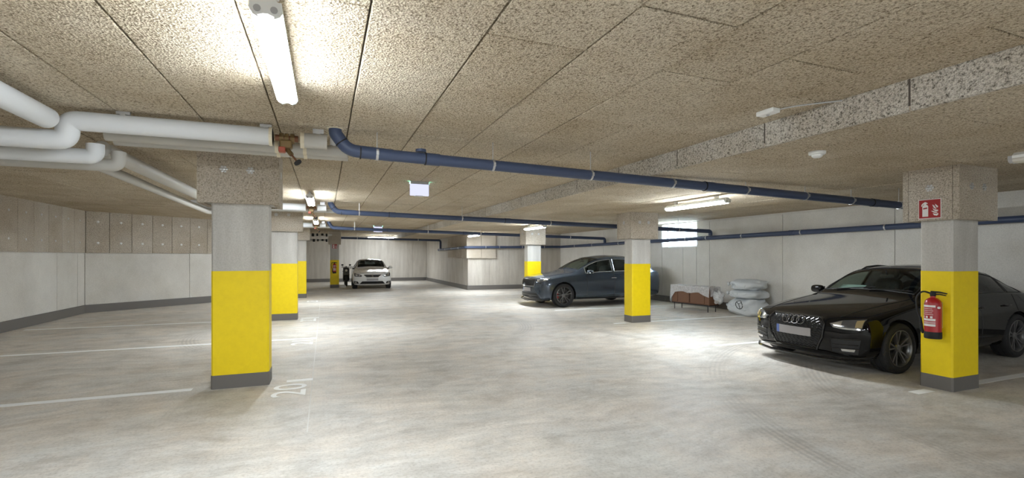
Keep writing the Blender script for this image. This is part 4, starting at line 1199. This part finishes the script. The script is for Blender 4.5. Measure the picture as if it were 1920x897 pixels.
for s in (1, -1):
    Q = (lambda pl: pl) if s == 1 else mirror_pts
    hl = g['patch'](Q([(0.475, 0.655), (0.60, 0.70), (0.80, 0.725)]), Q([(0.515, 0.605), (0.62, 0.585), (0.80, 0.590)]), 'headlamp', 'lamp_dark', out=0.010, label_='angular headlamp with clear reflectors')
    g['patch'](Q([(0.515, 0.625), (0.66, 0.610), (0.79, 0.615)]), Q([(0.525, 0.607), (0.65, 0.590), (0.79, 0.595)]), 'light_strip', 'lamp_clear', out=0.016, par=hl, rows=2)
    g['patch'](Q([(0.49, 0.652), (0.60, 0.692)]), Q([(0.53, 0.628), (0.60, 0.622)]), 'reflector', 'lamp_clear', out=0.015, par=hl, rows=3, cols=6)
    g['patch'](Q([(0.735, 0.70), (0.795, 0.71)]), Q([(0.735, 0.622), (0.795, 0.622)]), 'indicator', 'lamp_amber', out=0.016, par=hl, rows=3, cols=5)
    pt, nn = g['project'](s*0.675, 0.652, 'front', 0.016)
    MB().tube([pt-nn*0.004, pt+nn*0.006], 0.032, 18).build('projector', M['lens'], hl, smooth=True)
    ik = g['patch'](Q([(0.50, 0.44), (0.79, 0.455)]), Q([(0.50, 0.285), (0.76, 0.27)]), 'side_intake', 'black_trim', out=0.004)
    for zz in (0.335, 0.385): g['line'](Q([(0.51, zz), (0.77, zz+0.01)]), 'intake_slat', 'gloss_black', rad=0.006, out=0.012, par=ik)
    g['patch'](Q([(0.60, 0.335), (0.74, 0.338)]), Q([(0.61, 0.305), (0.73, 0.305)]), 'fog_lamp', 'lamp_clear', out=0.012, par=ik, rows=2, cols=6)
    g['line'](Q([(0.50, 0.455), (0.79, 0.47)]), 'intake_edge', 'gloss_black', rad=0.008, out=0.006, par=ik)
    rl = MB().tube([(2.36, s*0.54, 1.325), (2.48, s*0.54, 1.372), (2.75, s*0.54, 1.392), (3.05, s*0.535, 1.380), (3.2, s*0.535, 1.335)], 0.015, 8).build('roof_rail', M['black_trim'], g['e'], smooth=True)
    g['patch'](Q([(0.45, 0.86), (0.80, 0.88)]), Q([(0.45, 0.74), (0.80, 0.74)]), 'tail_lamp', 'tail_red', side='rear', out=0.006)
lip = MB().tube([(0.36, -0.84, 0.185), (0.20, -0.70, 0.175), (0.09, -0.40, 0.17), (0.07, 0, 0.17), (0.09, 0.40, 0.17), (0.20, 0.70, 0.175), (0.36, 0.84, 0.185)], 0.02, 8).build('front_lip', M['gloss_black'], g['e'], smooth=True)
pa_ = MB().quad((1.80, 0.60, 0.995), (1.80, 0.22, 0.995), (1.98, 0.22, 1.085), (1.98, 0.60, 1.085)).build('parking_note', M['paper'], None)
pa_.location = (6.19, 4.93, 0.0)
tag(pa_, 'pale paper note lying on the dashboard of the black car', 'paper')

# --- slate blue crossover
NS = [0.05, 0.11, 0.22, 0.25, 0.24, 0.21, 0.12, 0.06, 0.04]
P_BLUE = dict(L=4.65, W=1.88, gc=0.19, paint=M['paint_blue'], axles=(0.88, 3.645), R=0.362, track=1.62, tw=0.245, spokes=5, wstyle='twin', arch=0.05, seal_mat='chrome', seal=0.009,
  stations=[
    (0.00, 0.83, 0.20, 0.45, 0.68, 0.80, 0.78, 0.55, 0.855, 0.875, 0.885, NS),
    (0.36, 0.93, 0.19, 0.48, 0.72, 0.87, 0.86, 0.60, 0.925, 0.945, 0.955, None),
    (0.88, 0.94, 0.19, 0.50, 0.76, 0.945, 0.875, 0.64, 1.00, 1.02, 1.03, None),
    (1.20, 0.935, 0.19, 0.50, 0.77, 0.975, 0.865, 0.69, 1.035, 1.06, 1.075, None),
    (1.42, 0.935, 0.19, 0.50, 0.78, 0.99, 0.855, 0.72, 1.085, 1.115, 1.13, None),
    (1.80, 0.935, 0.19, 0.50, 0.79, 1.00, 0.85, 0.69, 1.31, 1.35, 1.365, None),
    (2.22, 0.935, 0.19, 0.50, 0.79, 1.01, 0.85, 0.64, 1.51, 1.55, 1.565, None),
    (2.85, 0.935, 0.19, 0.50, 0.80, 1.02, 0.85, 0.63, 1.555, 1.605, 1.62, None),
    (3.45, 0.935, 0.19, 0.50, 0.81, 1.03, 0.85, 0.62, 1.525, 1.575, 1.59, None),
    (4.05, 0.935, 0.20, 0.52, 0.84, 1.05, 0.84, 0.61, 1.43, 1.48, 1.495, None),
    (4.42, 0.92, 0.24, 0.55, 0.86, 1.06, 0.81, 0.64, 1.14, 1.17, 1.18, None),
    (4.62, 0.85, 0.30, 0.55, 0.84, 1.01, 0.76, 0.55, 1.05, 1.07, 1.075, TB)],
  nose_c=((0.0, 0, 0.54), (0.05, 0.44, 0.54)), tail_c=((4.67, 0, 0.66), (4.63, 0.42, 0.66)),
  crease=[(0, 5, 5, 0.4), (4, 11, 5, 0.5), (1, 10, 4, 0.35), (0, 4, 6, 0.35), (4, 9, 6, 0.35)],
  panes=[('windshield', 4.12, 5.93, 6.12, 8, 'glass_car'), ('rear_window', 9.2, 10.0, 6.12, 8, 'glass_dark'),
         ('side_window', 4.68, 6.68, 5.12, 5.90, 'glass_mid'), ('side_window', 6.80, 8.40, 5.12, 5.90, 'glass_dark'), ('side_window', 8.48, 9.3, 5.14, 5.86, 'glass_dark')],
  gaps=[(4.70, 1.6, 4.70, 5.0), (6.74, 1.6, 6.74, 5.1), (8.4, 2.7, 8.4, 5.0), (0.4, 6.0, 3.8, 6.0)], mirror=(1.74, 0.90, 1.07), mirror_trim=True, handles=((2.66, 0.87), (3.45, 0.89)), handle_mat='chrome',
  cabin=dict(x0=1.2, x1=4.2, dash=1.62, zd=1.10, seat=2.25, zs=0.58, rear=3.1, mir=(2.02, 1.40)), wiper=1.44)
CBL = build_car('crossover_car', P_BLUE, 'slate blue metallic crossover car with black grille behind the second right pillar', (5.92, 13.98, 0), 0.0)
g = CBL
gr = g['patch']([(-0.50, 0.84), (0, 0.865), (0.50, 0.84)], [(-0.46, 0.64), (0, 0.63), (0.46, 0.64)], 'grille', 'black_trim', out=0.012)
g['line']([(-0.50, 0.84), (0, 0.865), (0.50, 0.84), (0.47, 0.64), (0, 0.628), (-0.47, 0.64)], 'grille_frame', 'chrome', rad=0.008, out=0.012, par=gr, closed=True)
for k in range(15):
    yy = -0.42+0.06*k; g['line']([(yy, 0.83), (yy*0.97, 0.65)], 'grille_bar', 'gloss_black', rad=0.008, out=0.014, par=gr, k=3)
lo = g['patch']([(-0.56, 0.43), (0.56, 0.43)], [(-0.70, 0.275), (0.70, 0.275)], 'lower_intake', 'black_trim', out=0.008)
for zz in (0.32, 0.37): g['line']([(-0.6, zz), (0.6, zz)], 'intake_slat', 'gloss_black', rad=0.006, out=0.014, par=lo)
number_plate(g, 0.53)
pt, nn = g['project'](0, 0.872, 'front', 0.006)
MB().tube([pt-nn*0.004, pt+nn*0.006], 0.042, 20).build('bonnet_badge', M['chrome'], g['e'], smooth=True)
sp_ = MB().tube([(0.42, -0.86, 0.225), (0.20, -0.80, 0.215), (0.03, -0.45, 0.21), (-0.02, 0, 0.21), (0.03, 0.45, 0.21), (0.20, 0.80, 0.215), (0.42, 0.86, 0.225)], 0.018, 8).build('front_splitter', M['gloss_black'], g['e'], smooth=True)
for s in (1, -1):
    Q = (lambda pl: pl) if s == 1 else mirror_pts
    hl = g['patch'](Q([(0.53, 0.845), (0.68, 0.865), (0.84, 0.885)]), Q([(0.55, 0.765), (0.68, 0.755), (0.83, 0.79)]), 'headlamp', 'lamp_dark', out=0.010, label_='faceted headlamp')
    g['patch'](Q([(0.55, 0.838), (0.64, 0.845)]), Q([(0.56, 0.785), (0.64, 0.775)]), 'reflector', 'lamp_clear', out=0.015, par=hl, rows=3, cols=5)
    g['patch'](Q([(0.66, 0.85), (0.74, 0.86)]), Q([(0.66, 0.785), (0.74, 0.80)]), 'reflector', 'lens', out=0.015, par=hl, rows=3, cols=5)
    g['patch'](Q([(0.76, 0.872), (0.83, 0.88)]), Q([(0.76, 0.805), (0.82, 0.82)]), 'light_strip', 'lamp_clear', out=0.015, par=hl, rows=3, cols=5)
    g['patch'](Q([(0.50, 0.72), (0.78, 0.735)]), Q([(0.52, 0.69), (0.76, 0.71)]), 'lower_lamp', 'lamp_dark', out=0.008, rows=2)
    g['patch'](Q([(0.45, 0.95), (0.80, 0.96)]), Q([(0.45, 0.84), (0.82, 0.84)]), 'tail_lamp', 'tail_red', side='rear', out=0.006)
    g['line']([(1.35, 0.27), (2.4, 0.255), (3.2, 0.27)], 'sill_trim', 'black_trim', side=s, rad=0.02, out=0.0)

# --- white hatchback facing the camera
NW = [0.08, 0.13, 0.24, 0.25, 0.24, 0.21, 0.12, 0.06, 0.04]
P_WHITE = dict(L=4.27, W=1.816, gc=0.16, paint=M['paint_white'], axles=(0.87, 3.50), R=0.325, track=1.57, tw=0.225, spokes=5, wstyle='single', arch=0.045,
  stations=[
    (0.00, 0.81, 0.20, 0.42, 0.60, 0.70, 0.76, 0.50, 0.735, 0.75, 0.76, NW),
    (0.36, 0.90, 0.17, 0.44, 0.64, 0.775, 0.835, 0.56, 0.81, 0.83, 0.84, None),
    (0.87, 0.908, 0.17, 0.45, 0.68, 0.87, 0.85, 0.60, 0.895, 0.915, 0.925, None),
    (1.14, 0.905, 0.17, 0.45, 0.69, 0.90, 0.84, 0.66, 0.935, 0.96, 0.97, None),
    (1.34, 0.905, 0.17, 0.45, 0.70, 0.92, 0.83, 0.69, 0.975, 1.005, 1.02, None),
    (1.68, 0.905, 0.17, 0.45, 0.71, 0.93, 0.825, 0.65, 1.20, 1.235, 1.25, None),
    (2.08, 0.905, 0.17, 0.45, 0.72, 0.945, 0.825, 0.60, 1.375, 1.41, 1.425, None),
    (2.65, 0.905, 0.17, 0.45, 0.72, 0.96, 0.825, 0.59, 1.405, 1.45, 1.465, None),
    (3.20, 0.905, 0.17, 0.46, 0.74, 0.98, 0.825, 0.58, 1.37, 1.42, 1.435, None),
    (3.70, 0.90, 0.18, 0.48, 0.76, 1.00, 0.815, 0.57, 1.28, 1.33, 1.345, None),
    (4.05, 0.88, 0.22, 0.50, 0.78, 1.00, 0.78, 0.60, 1.05, 1.075, 1.085, None),
    (4.24, 0.82, 0.26, 0.50, 0.76, 0.94, 0.73, 0.52, 0.97, 0.985, 0.99, TB)],
  nose_c=((0.0, 0, 0.46), (0.05, 0.42, 0.46)), tail_c=((4.29, 0, 0.60), (4.25, 0.42, 0.60)),
  crease=[(0, 5, 5, 0.35), (4, 11, 5, 0.5), (1, 10, 4, 0.45), (0, 4, 6, 0.45), (4, 9, 6, 0.35)],
  panes=[('windshield', 4.12, 5.93, 6.12, 8, 'glass_car'), ('rear_window', 9.1, 9.95, 6.12, 8, 'glass_dark'),
         ('side_window', 4.62, 6.68, 5.12, 5.90, 'glass_mid'), ('side_window', 6.80, 8.55, 5.12, 5.90, 'glass_dark')],
  gaps=[(4.66, 1.6, 4.66, 5.0), (6.74, 1.6, 6.74, 5.1), (8.4, 2.7, 8.4, 5.0), (0.35, 6.0, 3.9, 6.0)], mirror=(1.64, 0.87, 1.01), handles=((2.52, 0.80), (3.25, 0.82)),
  cabin=dict(x0=1.1, x1=3.9, dash=1.52, zd=1.00, seat=2.15, zs=0.50, rear=2.95, mir=(1.9, 1.26)), wiper=1.37)
CW = build_car('white_hatchback', P_WHITE, 'white hatchback car facing down the lane beside the slim far pillar', (2.10, 23.45, 0), PI/2-0.035)
g = CW
gr = g['patch']([(-0.40, 0.685), (0.40, 0.685)], [(-0.26, 0.575), (0.26, 0.575)], 'grille', 'black_trim', out=0.012)
g['line']([(-0.40, 0.688), (0.40, 0.688), (0.26, 0.572), (-0.26, 0.572)], 'grille_frame', 'chrome', rad=0.008, out=0.012, par=gr, closed=True)
pt, nn = g['project'](0, 0.63, 'front', 0.014)
for a, b in (((0.045, 0.04), (-0.045, 0.022)), ((0.045, -0.022), (-0.045, -0.04)), ((0.045, 0.03), (-0.02, -0.005))):
    MB().tube([pt+Vector((-0.004, a[0], a[1])), pt+Vector((-0.004, b[0], b[1]))], 0.012, 6).build('badge_bar', M['chrome'], gr, smooth=True)
lo = g['patch']([(-0.46, 0.385), (0.46, 0.385)], [(-0.58, 0.265), (0.58, 0.265)], 'lower_intake', 'black_trim', out=0.010)
for zz in (0.30, 0.34): g['line']([(-0.5, zz), (0.5, zz)], 'intake_slat', 'gloss_black', rad=0.006, out=0.016, par=lo)
number_plate(g, 0.475, blue=False)
for s in (1, -1):
    Q = (lambda pl: pl) if s == 1 else mirror_pts
    hl = g['patch'](Q([(0.455, 0.655), (0.58, 0.70), (0.82, 0.765)]), Q([(0.50, 0.60), (0.62, 0.595), (0.80, 0.61)]), 'headlamp', 'lamp_dark', out=0.010, label_='dark angular headlamp')
    g['patch'](Q([(0.54, 0.672), (0.62, 0.69)]), Q([(0.55, 0.62), (0.62, 0.615)]), 'reflector', 'lamp_clear', out=0.016, par=hl, rows=3, cols=5)
    g['patch'](Q([(0.66, 0.705), (0.76, 0.73)]), Q([(0.66, 0.625), (0.76, 0.63)]), 'reflector', 'lamp_clear', out=0.016, par=hl, rows=3, cols=5)
    fo = g['patch'](Q([(0.66, 0.375), (0.84, 0.39)]), Q([(0.61, 0.275), (0.82, 0.275)]), 'fog_recess', 'black_trim', out=0.010)
    g['patch'](Q([(0.70, 0.345), (0.79, 0.35)]), Q([(0.69, 0.30), (0.79, 0.30)]), 'fog_lamp', 'lamp_clear', out=0.016, par=fo, rows=3, cols=5)
    g['patch'](Q([(0.45, 0.92), (0.78, 0.93)]), Q([(0.45, 0.80), (0.80, 0.80)]), 'tail_lamp', 'tail_red', side='rear', out=0.006)

# ------------------------------------------------------------------ motor scooter behind the white car
sc_ = empty('motor_scooter', (1.05, 26.6, 0), PI/2, 'dark motor scooter half hidden beside the white hatchback', 'scooter')
for xx in (0.0, 1.25):
    MB().lathe([(0.17, -0.05), (0.23, -0.055), (0.25, -0.02), (0.25, 0.02), (0.23, 0.055), (0.17, 0.05)], 28, 'y', (xx, 0, 0.25), cap=False).build('tyre', M['tyre'], sc_, smooth=True)
    MB().lathe([(0.175, -0.03), (0.06, -0.04), (0.06, 0.04), (0.175, 0.03)], 20, 'y', (xx, 0, 0.25)).build('rim', M['rim'], sc_, smooth=True)
MB().prism([(0.12, 0.30), (0.32, 0.26), (0.30, 0.34), (0.20, 0.40), (0.18, 0.95), (0.06, 0.98), (0.02, 0.60)], 'y', -0.16, 0.16).build('front_shield', M['gloss_black'], sc_, bevel=0.03)
MB().prism([(0.28, 0.24), (0.75, 0.24), (1.45, 0.42), (1.5, 0.68), (0.75, 0.66), (0.66, 0.34), (0.28, 0.32)], 'y', -0.15, 0.15).build('rear_body', M['gloss_black'], sc_, bevel=0.03)
MB().prism([(0.72, 0.67), (1.48, 0.70), (1.46, 0.78), (0.78, 0.78)], 'y', -0.14, 0.14).build('saddle', M['rubber'], sc_, bevel=0.03)
MB().tube([(0.0, 0, 0.25), (0.06, 0, 0.6), (0.14, 0, 1.05)], 0.03, 8).build('fork', M['rubber'], sc_)
MB().tube([(0.18, -0.22, 1.0), (0.12, -0.12, 1.0), (0.12, 0.12, 1.0), (0.18, 0.22, 1.0)], 0.018, 8).build('handlebar', M['rubber'], sc_, smooth=True)
MB().lathe([(0.02, 0.02), (0.055, -0.01), (0.06, -0.03)], 14, 'x', (0.05, 0, 0.82)).build('headlamp', M['white_print'], sc_, smooth=True)
for s in (-1, 1):
    mm = MB(); mm.tube([(0.14, s*0.17, 1.0), (0.13, s*0.19, 1.08)], 0.008, 6); rounded_block(mm, 0.13, s*0.19, 1.11, 0.015, 0.06, 0.04, 2.5); mm.build('mirror', M['rubber'], sc_, smooth=True)
tag(MB().box(0.72, 0.98, 25.2, 25.42, 0.0, 0.10).build('parcel', M['white_print'], bevel=0.012), 'small pale box on the floor between the slim pillar and the white car', 'box')

# ------------------------------------------------------------------ wrapped sideboard and its plastic sheet
sb_ = empty('sideboard', (9.97, 11.02, 0), -PI/2+0.10, 'brown sideboard on thin dark legs wrapped under plastic film', 'sideboard')
# local: X along the front (towards -Y world), front face looks to -Y local (= -X world)
W2, D2 = 0.68, 0.19
Z0, Z1 = 0.20, 0.70
MB().box(-W2, W2, -D2, D2, Z0, Z1).build('carcass', M['brown_wood'], sb_, bevel=0.008)
for a, b in ((-0.66, -0.46), (-0.44, -0.02), (0.02, 0.52)):
    poly = [(a+0.03, Z0+0.02), (b-0.03, Z0+0.02), (b, Z0+0.05), (b, Z1-0.02), (a, Z1-0.02), (a, Z0+0.05)]
    MB().prism(poly, 'y', -D2-0.014, -D2).build('door_panel', M['brown_wood'], sb_, bevel=0.004)
for xx in (-0.45, 0.0): MB().tube([(xx, -D2-0.01, Z0+0.03), (xx, -D2-0.01, Z1-0.04)], 0.008, 8).build('edge_strip', M['brown_dark'], sb_)
MB().box(0.56, 0.68, -D2-0.012, -D2, Z0+0.02, Z1-0.02).build('end_panel', M['brown_wood'], sb_)
MB().box(-W2, W2, -D2, D2, Z0-0.022, Z0).build('base_frame', M['black_trim'], sb_)
for xx in (-0.62, 0.60):
    for yy in (-0.15, 0.15): MB().tube([(xx, yy, 0), (xx, yy, Z0-0.02)], 0.011, 8).build('leg', M['black_trim'], sb_)
sh = MB()
NXS, NYS = 44, 22
vs = []
random.seed(3)
hang = [0.19+0.015*math.sin(i*0.35)+0.10*max(0, (i-33)/11) + 0.24*max(0, 1-i/6) for i in range(NXS+1)]
ph = [random.uniform(0, 6) for _ in range(6)]
for i in range(NXS+1):
    x = -W2-0.03 + (2*W2+0.06)*i/NXS
    hgt = hang[i]
    for j in range(NYS+1):
        t_ = j/NYS
        wv = 0.008*math.sin(9*x+ph[0]+5*t_)+0.006*math.sin(23*x+ph[1]+3*t_)
        if t_ < 0.5:
            k = t_/0.5; yy, zz = -D2-0.028-0.012*(1-k)*(1+math.sin(14*x+ph[2]))-wv, Z1+0.012-hgt*(1-k)
        else:
            k = (t_-0.5)/0.5; yy, zz = -D2-0.02+(2*D2+0.02)*k, Z1+0.012+abs(wv)*0.6
        vs.append((x, yy, zz))
fs = [(i*(NYS+1)+j, (i+1)*(NYS+1)+j, (i+1)*(NYS+1)+j+1, i*(NYS+1)+j+1) for i in range(NXS) for j in range(NYS)]
sh.add(vs, fs)
for sgn, hgt in ((-1, 0.48), (1, 0.22)):
    vs = []
    for i in range(13):
        yy = -D2-0.03+(2*D2+0.05)*i/12
        for j in range(9):
            k = j/8
            vs.append((sgn*(W2+0.032+0.02*k*(1.2+math.sin(i*1.7+k*3))), yy, Z1+0.014-(hgt+0.06*math.sin(i*1.1))*k))
    sh.add(vs, [(i*9+j, (i+1)*9+j, (i+1)*9+j+1, i*9+j+1) for i in range(12) for j in range(8)])
# loose bag-like fold at the right-hand end
def lumpy(m, c, s, seed, n1=0.12, nu=28, nv=18, pw=2.6, flat=None):
    rnd = random.Random(seed); k = [(rnd.uniform(2, 7), rnd.uniform(2, 7), rnd.uniform(0, 6)) for _ in range(5)]
    vs = []
    f_ = lambda q: math.copysign(abs(q)**(2/pw), q)
    for i in range(nv+1):
        p_ = -PI/2+PI*i/nv
        for j in range(nu):
            w = 2*PI*j/nu
            r_ = 1+n1*sum(math.sin(a*math.sin(w+o_)+b*p_+o_) for a, b, o_ in k)/3
            vs.append((c[0]+s[0]*r_*f_(math.cos(p_))*f_(math.cos(w)), c[1]+s[1]*r_*f_(math.cos(p_))*f_(math.sin(w)), (c[2]+s[2]*r_*f_(math.sin(p_))) if flat is None else min(flat[1], max(flat[0], c[2]+s[2]*r_*f_(math.sin(p_))))))
    m.add(vs, [(i*nu+j, i*nu+(j+1) % nu, (i+1)*nu+(j+1) % nu, (i+1)*nu+j) for i in range(nv) for j in range(nu)])
    return m
so = sh.build('plastic_sheet', M['film'], None, smooth='all')
so.location = (9.97, 11.02, 0); so.rotation_euler = (0, 0, -PI/2+0.10)
tag(so, 'crumpled clear plastic sheet draped over the brown sideboard', 'plastic sheet')
pf = lumpy(MB(), (0, 0, 0), (0.13, 0.12, 0.16), 5, 0.22).build('plastic_bundle', M['film'], so, smooth='all', loc=(W2+0.16, -0.02, Z1-0.26))

# ------------------------------------------------------------------ stacked sacks by the right wall
SX, SY = 10.42, 9.52
for k, (z0, h, sx, sy, lab) in enumerate(((0.0, 0.45, 0.37, 0.46, 'bottom pale grey sack with a round three-spoke emblem, against the right wall'),
                                         (0.45, 0.22, 0.36, 0.46, 'middle pale grey sack of the stack against the right wall'),
                                         (0.67, 0.28, 0.35, 0.43, 'top pale grey sack of the stack against the right wall'))):
    e = empty('sack', (SX, SY, z0), 0.05*k, lab, 'sack', 'sacks stacked by the right wall')
    cv = lumpy(MB(), (0, 0, h/2), (sx, sy, h/2*1.08), 20+k, 0.10, 64, 44, 3.0-0.2*k, (0.0, h)); sbv = BVHTree.FromPolygons(cv.v, cv.f)
    cv.build('cover', M['sack'], e, smooth='all')
    # gathered neck and its tie
    MB().tube([(-0.18, sy*0.75, h*0.55), (-0.20, sy*0.98, h*0.58), (-0.22, sy*1.10, h*0.5)], [0.08, 0.03, 0.06], 10).build('gathered_neck', M['sack'], e, smooth=True)
    MB().tube([(-0.198, sy*0.965, h*0.578), (-0.204, sy*0.995, h*0.578)], 0.036, 12).build('tie', M['rubber'], e, smooth=True)
    fold = MB(); rnd = random.Random(40+k)
    for q in range(9):
        y0, z0_ = rnd.uniform(-0.8, 0.8)*sy, rnd.uniform(0.2, 0.8)*h
        dy, dz = rnd.uniform(-0.22, 0.22), rnd.uniform(-0.12, 0.12)
        pts = []
        for i in range(9):
            hit = sbv.ray_cast(Vector((-2, y0+dy*i/8, min(h*0.93, max(0.03, z0_+dz*i/8+0.012*math.sin(i*0.9))))), Vector((1, 0, 0)))[0]
            if hit: pts.append(hit)
        if len(pts) > 3: fold.tube(pts, [0.004+0.010*math.sin(PI*i/(len(pts)-1)) for i in range(len(pts))], 6)
    fold.build('fold', M['sack'], e, smooth=True)
    if k == 0:
        em = MB(); cz, cy = 0.29, -0.04
        surf = lambda yy, zz: sbv.ray_cast(Vector((-2, yy, zz)), Vector((1, 0, 0)))[0] + Vector((-0.006, 0, 0))
        em.tube([surf(cy+0.105*math.cos(2*PI*i/28), cz+0.105*math.sin(2*PI*i/28)) for i in range(28)], 0.008, 6, closed=True)
        for a in (PI*0.78, PI*0.22+0.1, -PI/2-0.15): em.tube([surf(cy, cz+0.03), surf(cy+0.105*math.cos(a), cz+0.105*math.sin(a))], 0.007, 6)
        em.build('round_emblem', M['rubber'], e, smooth=True)['label'] = 'black three-spoke ring emblem'
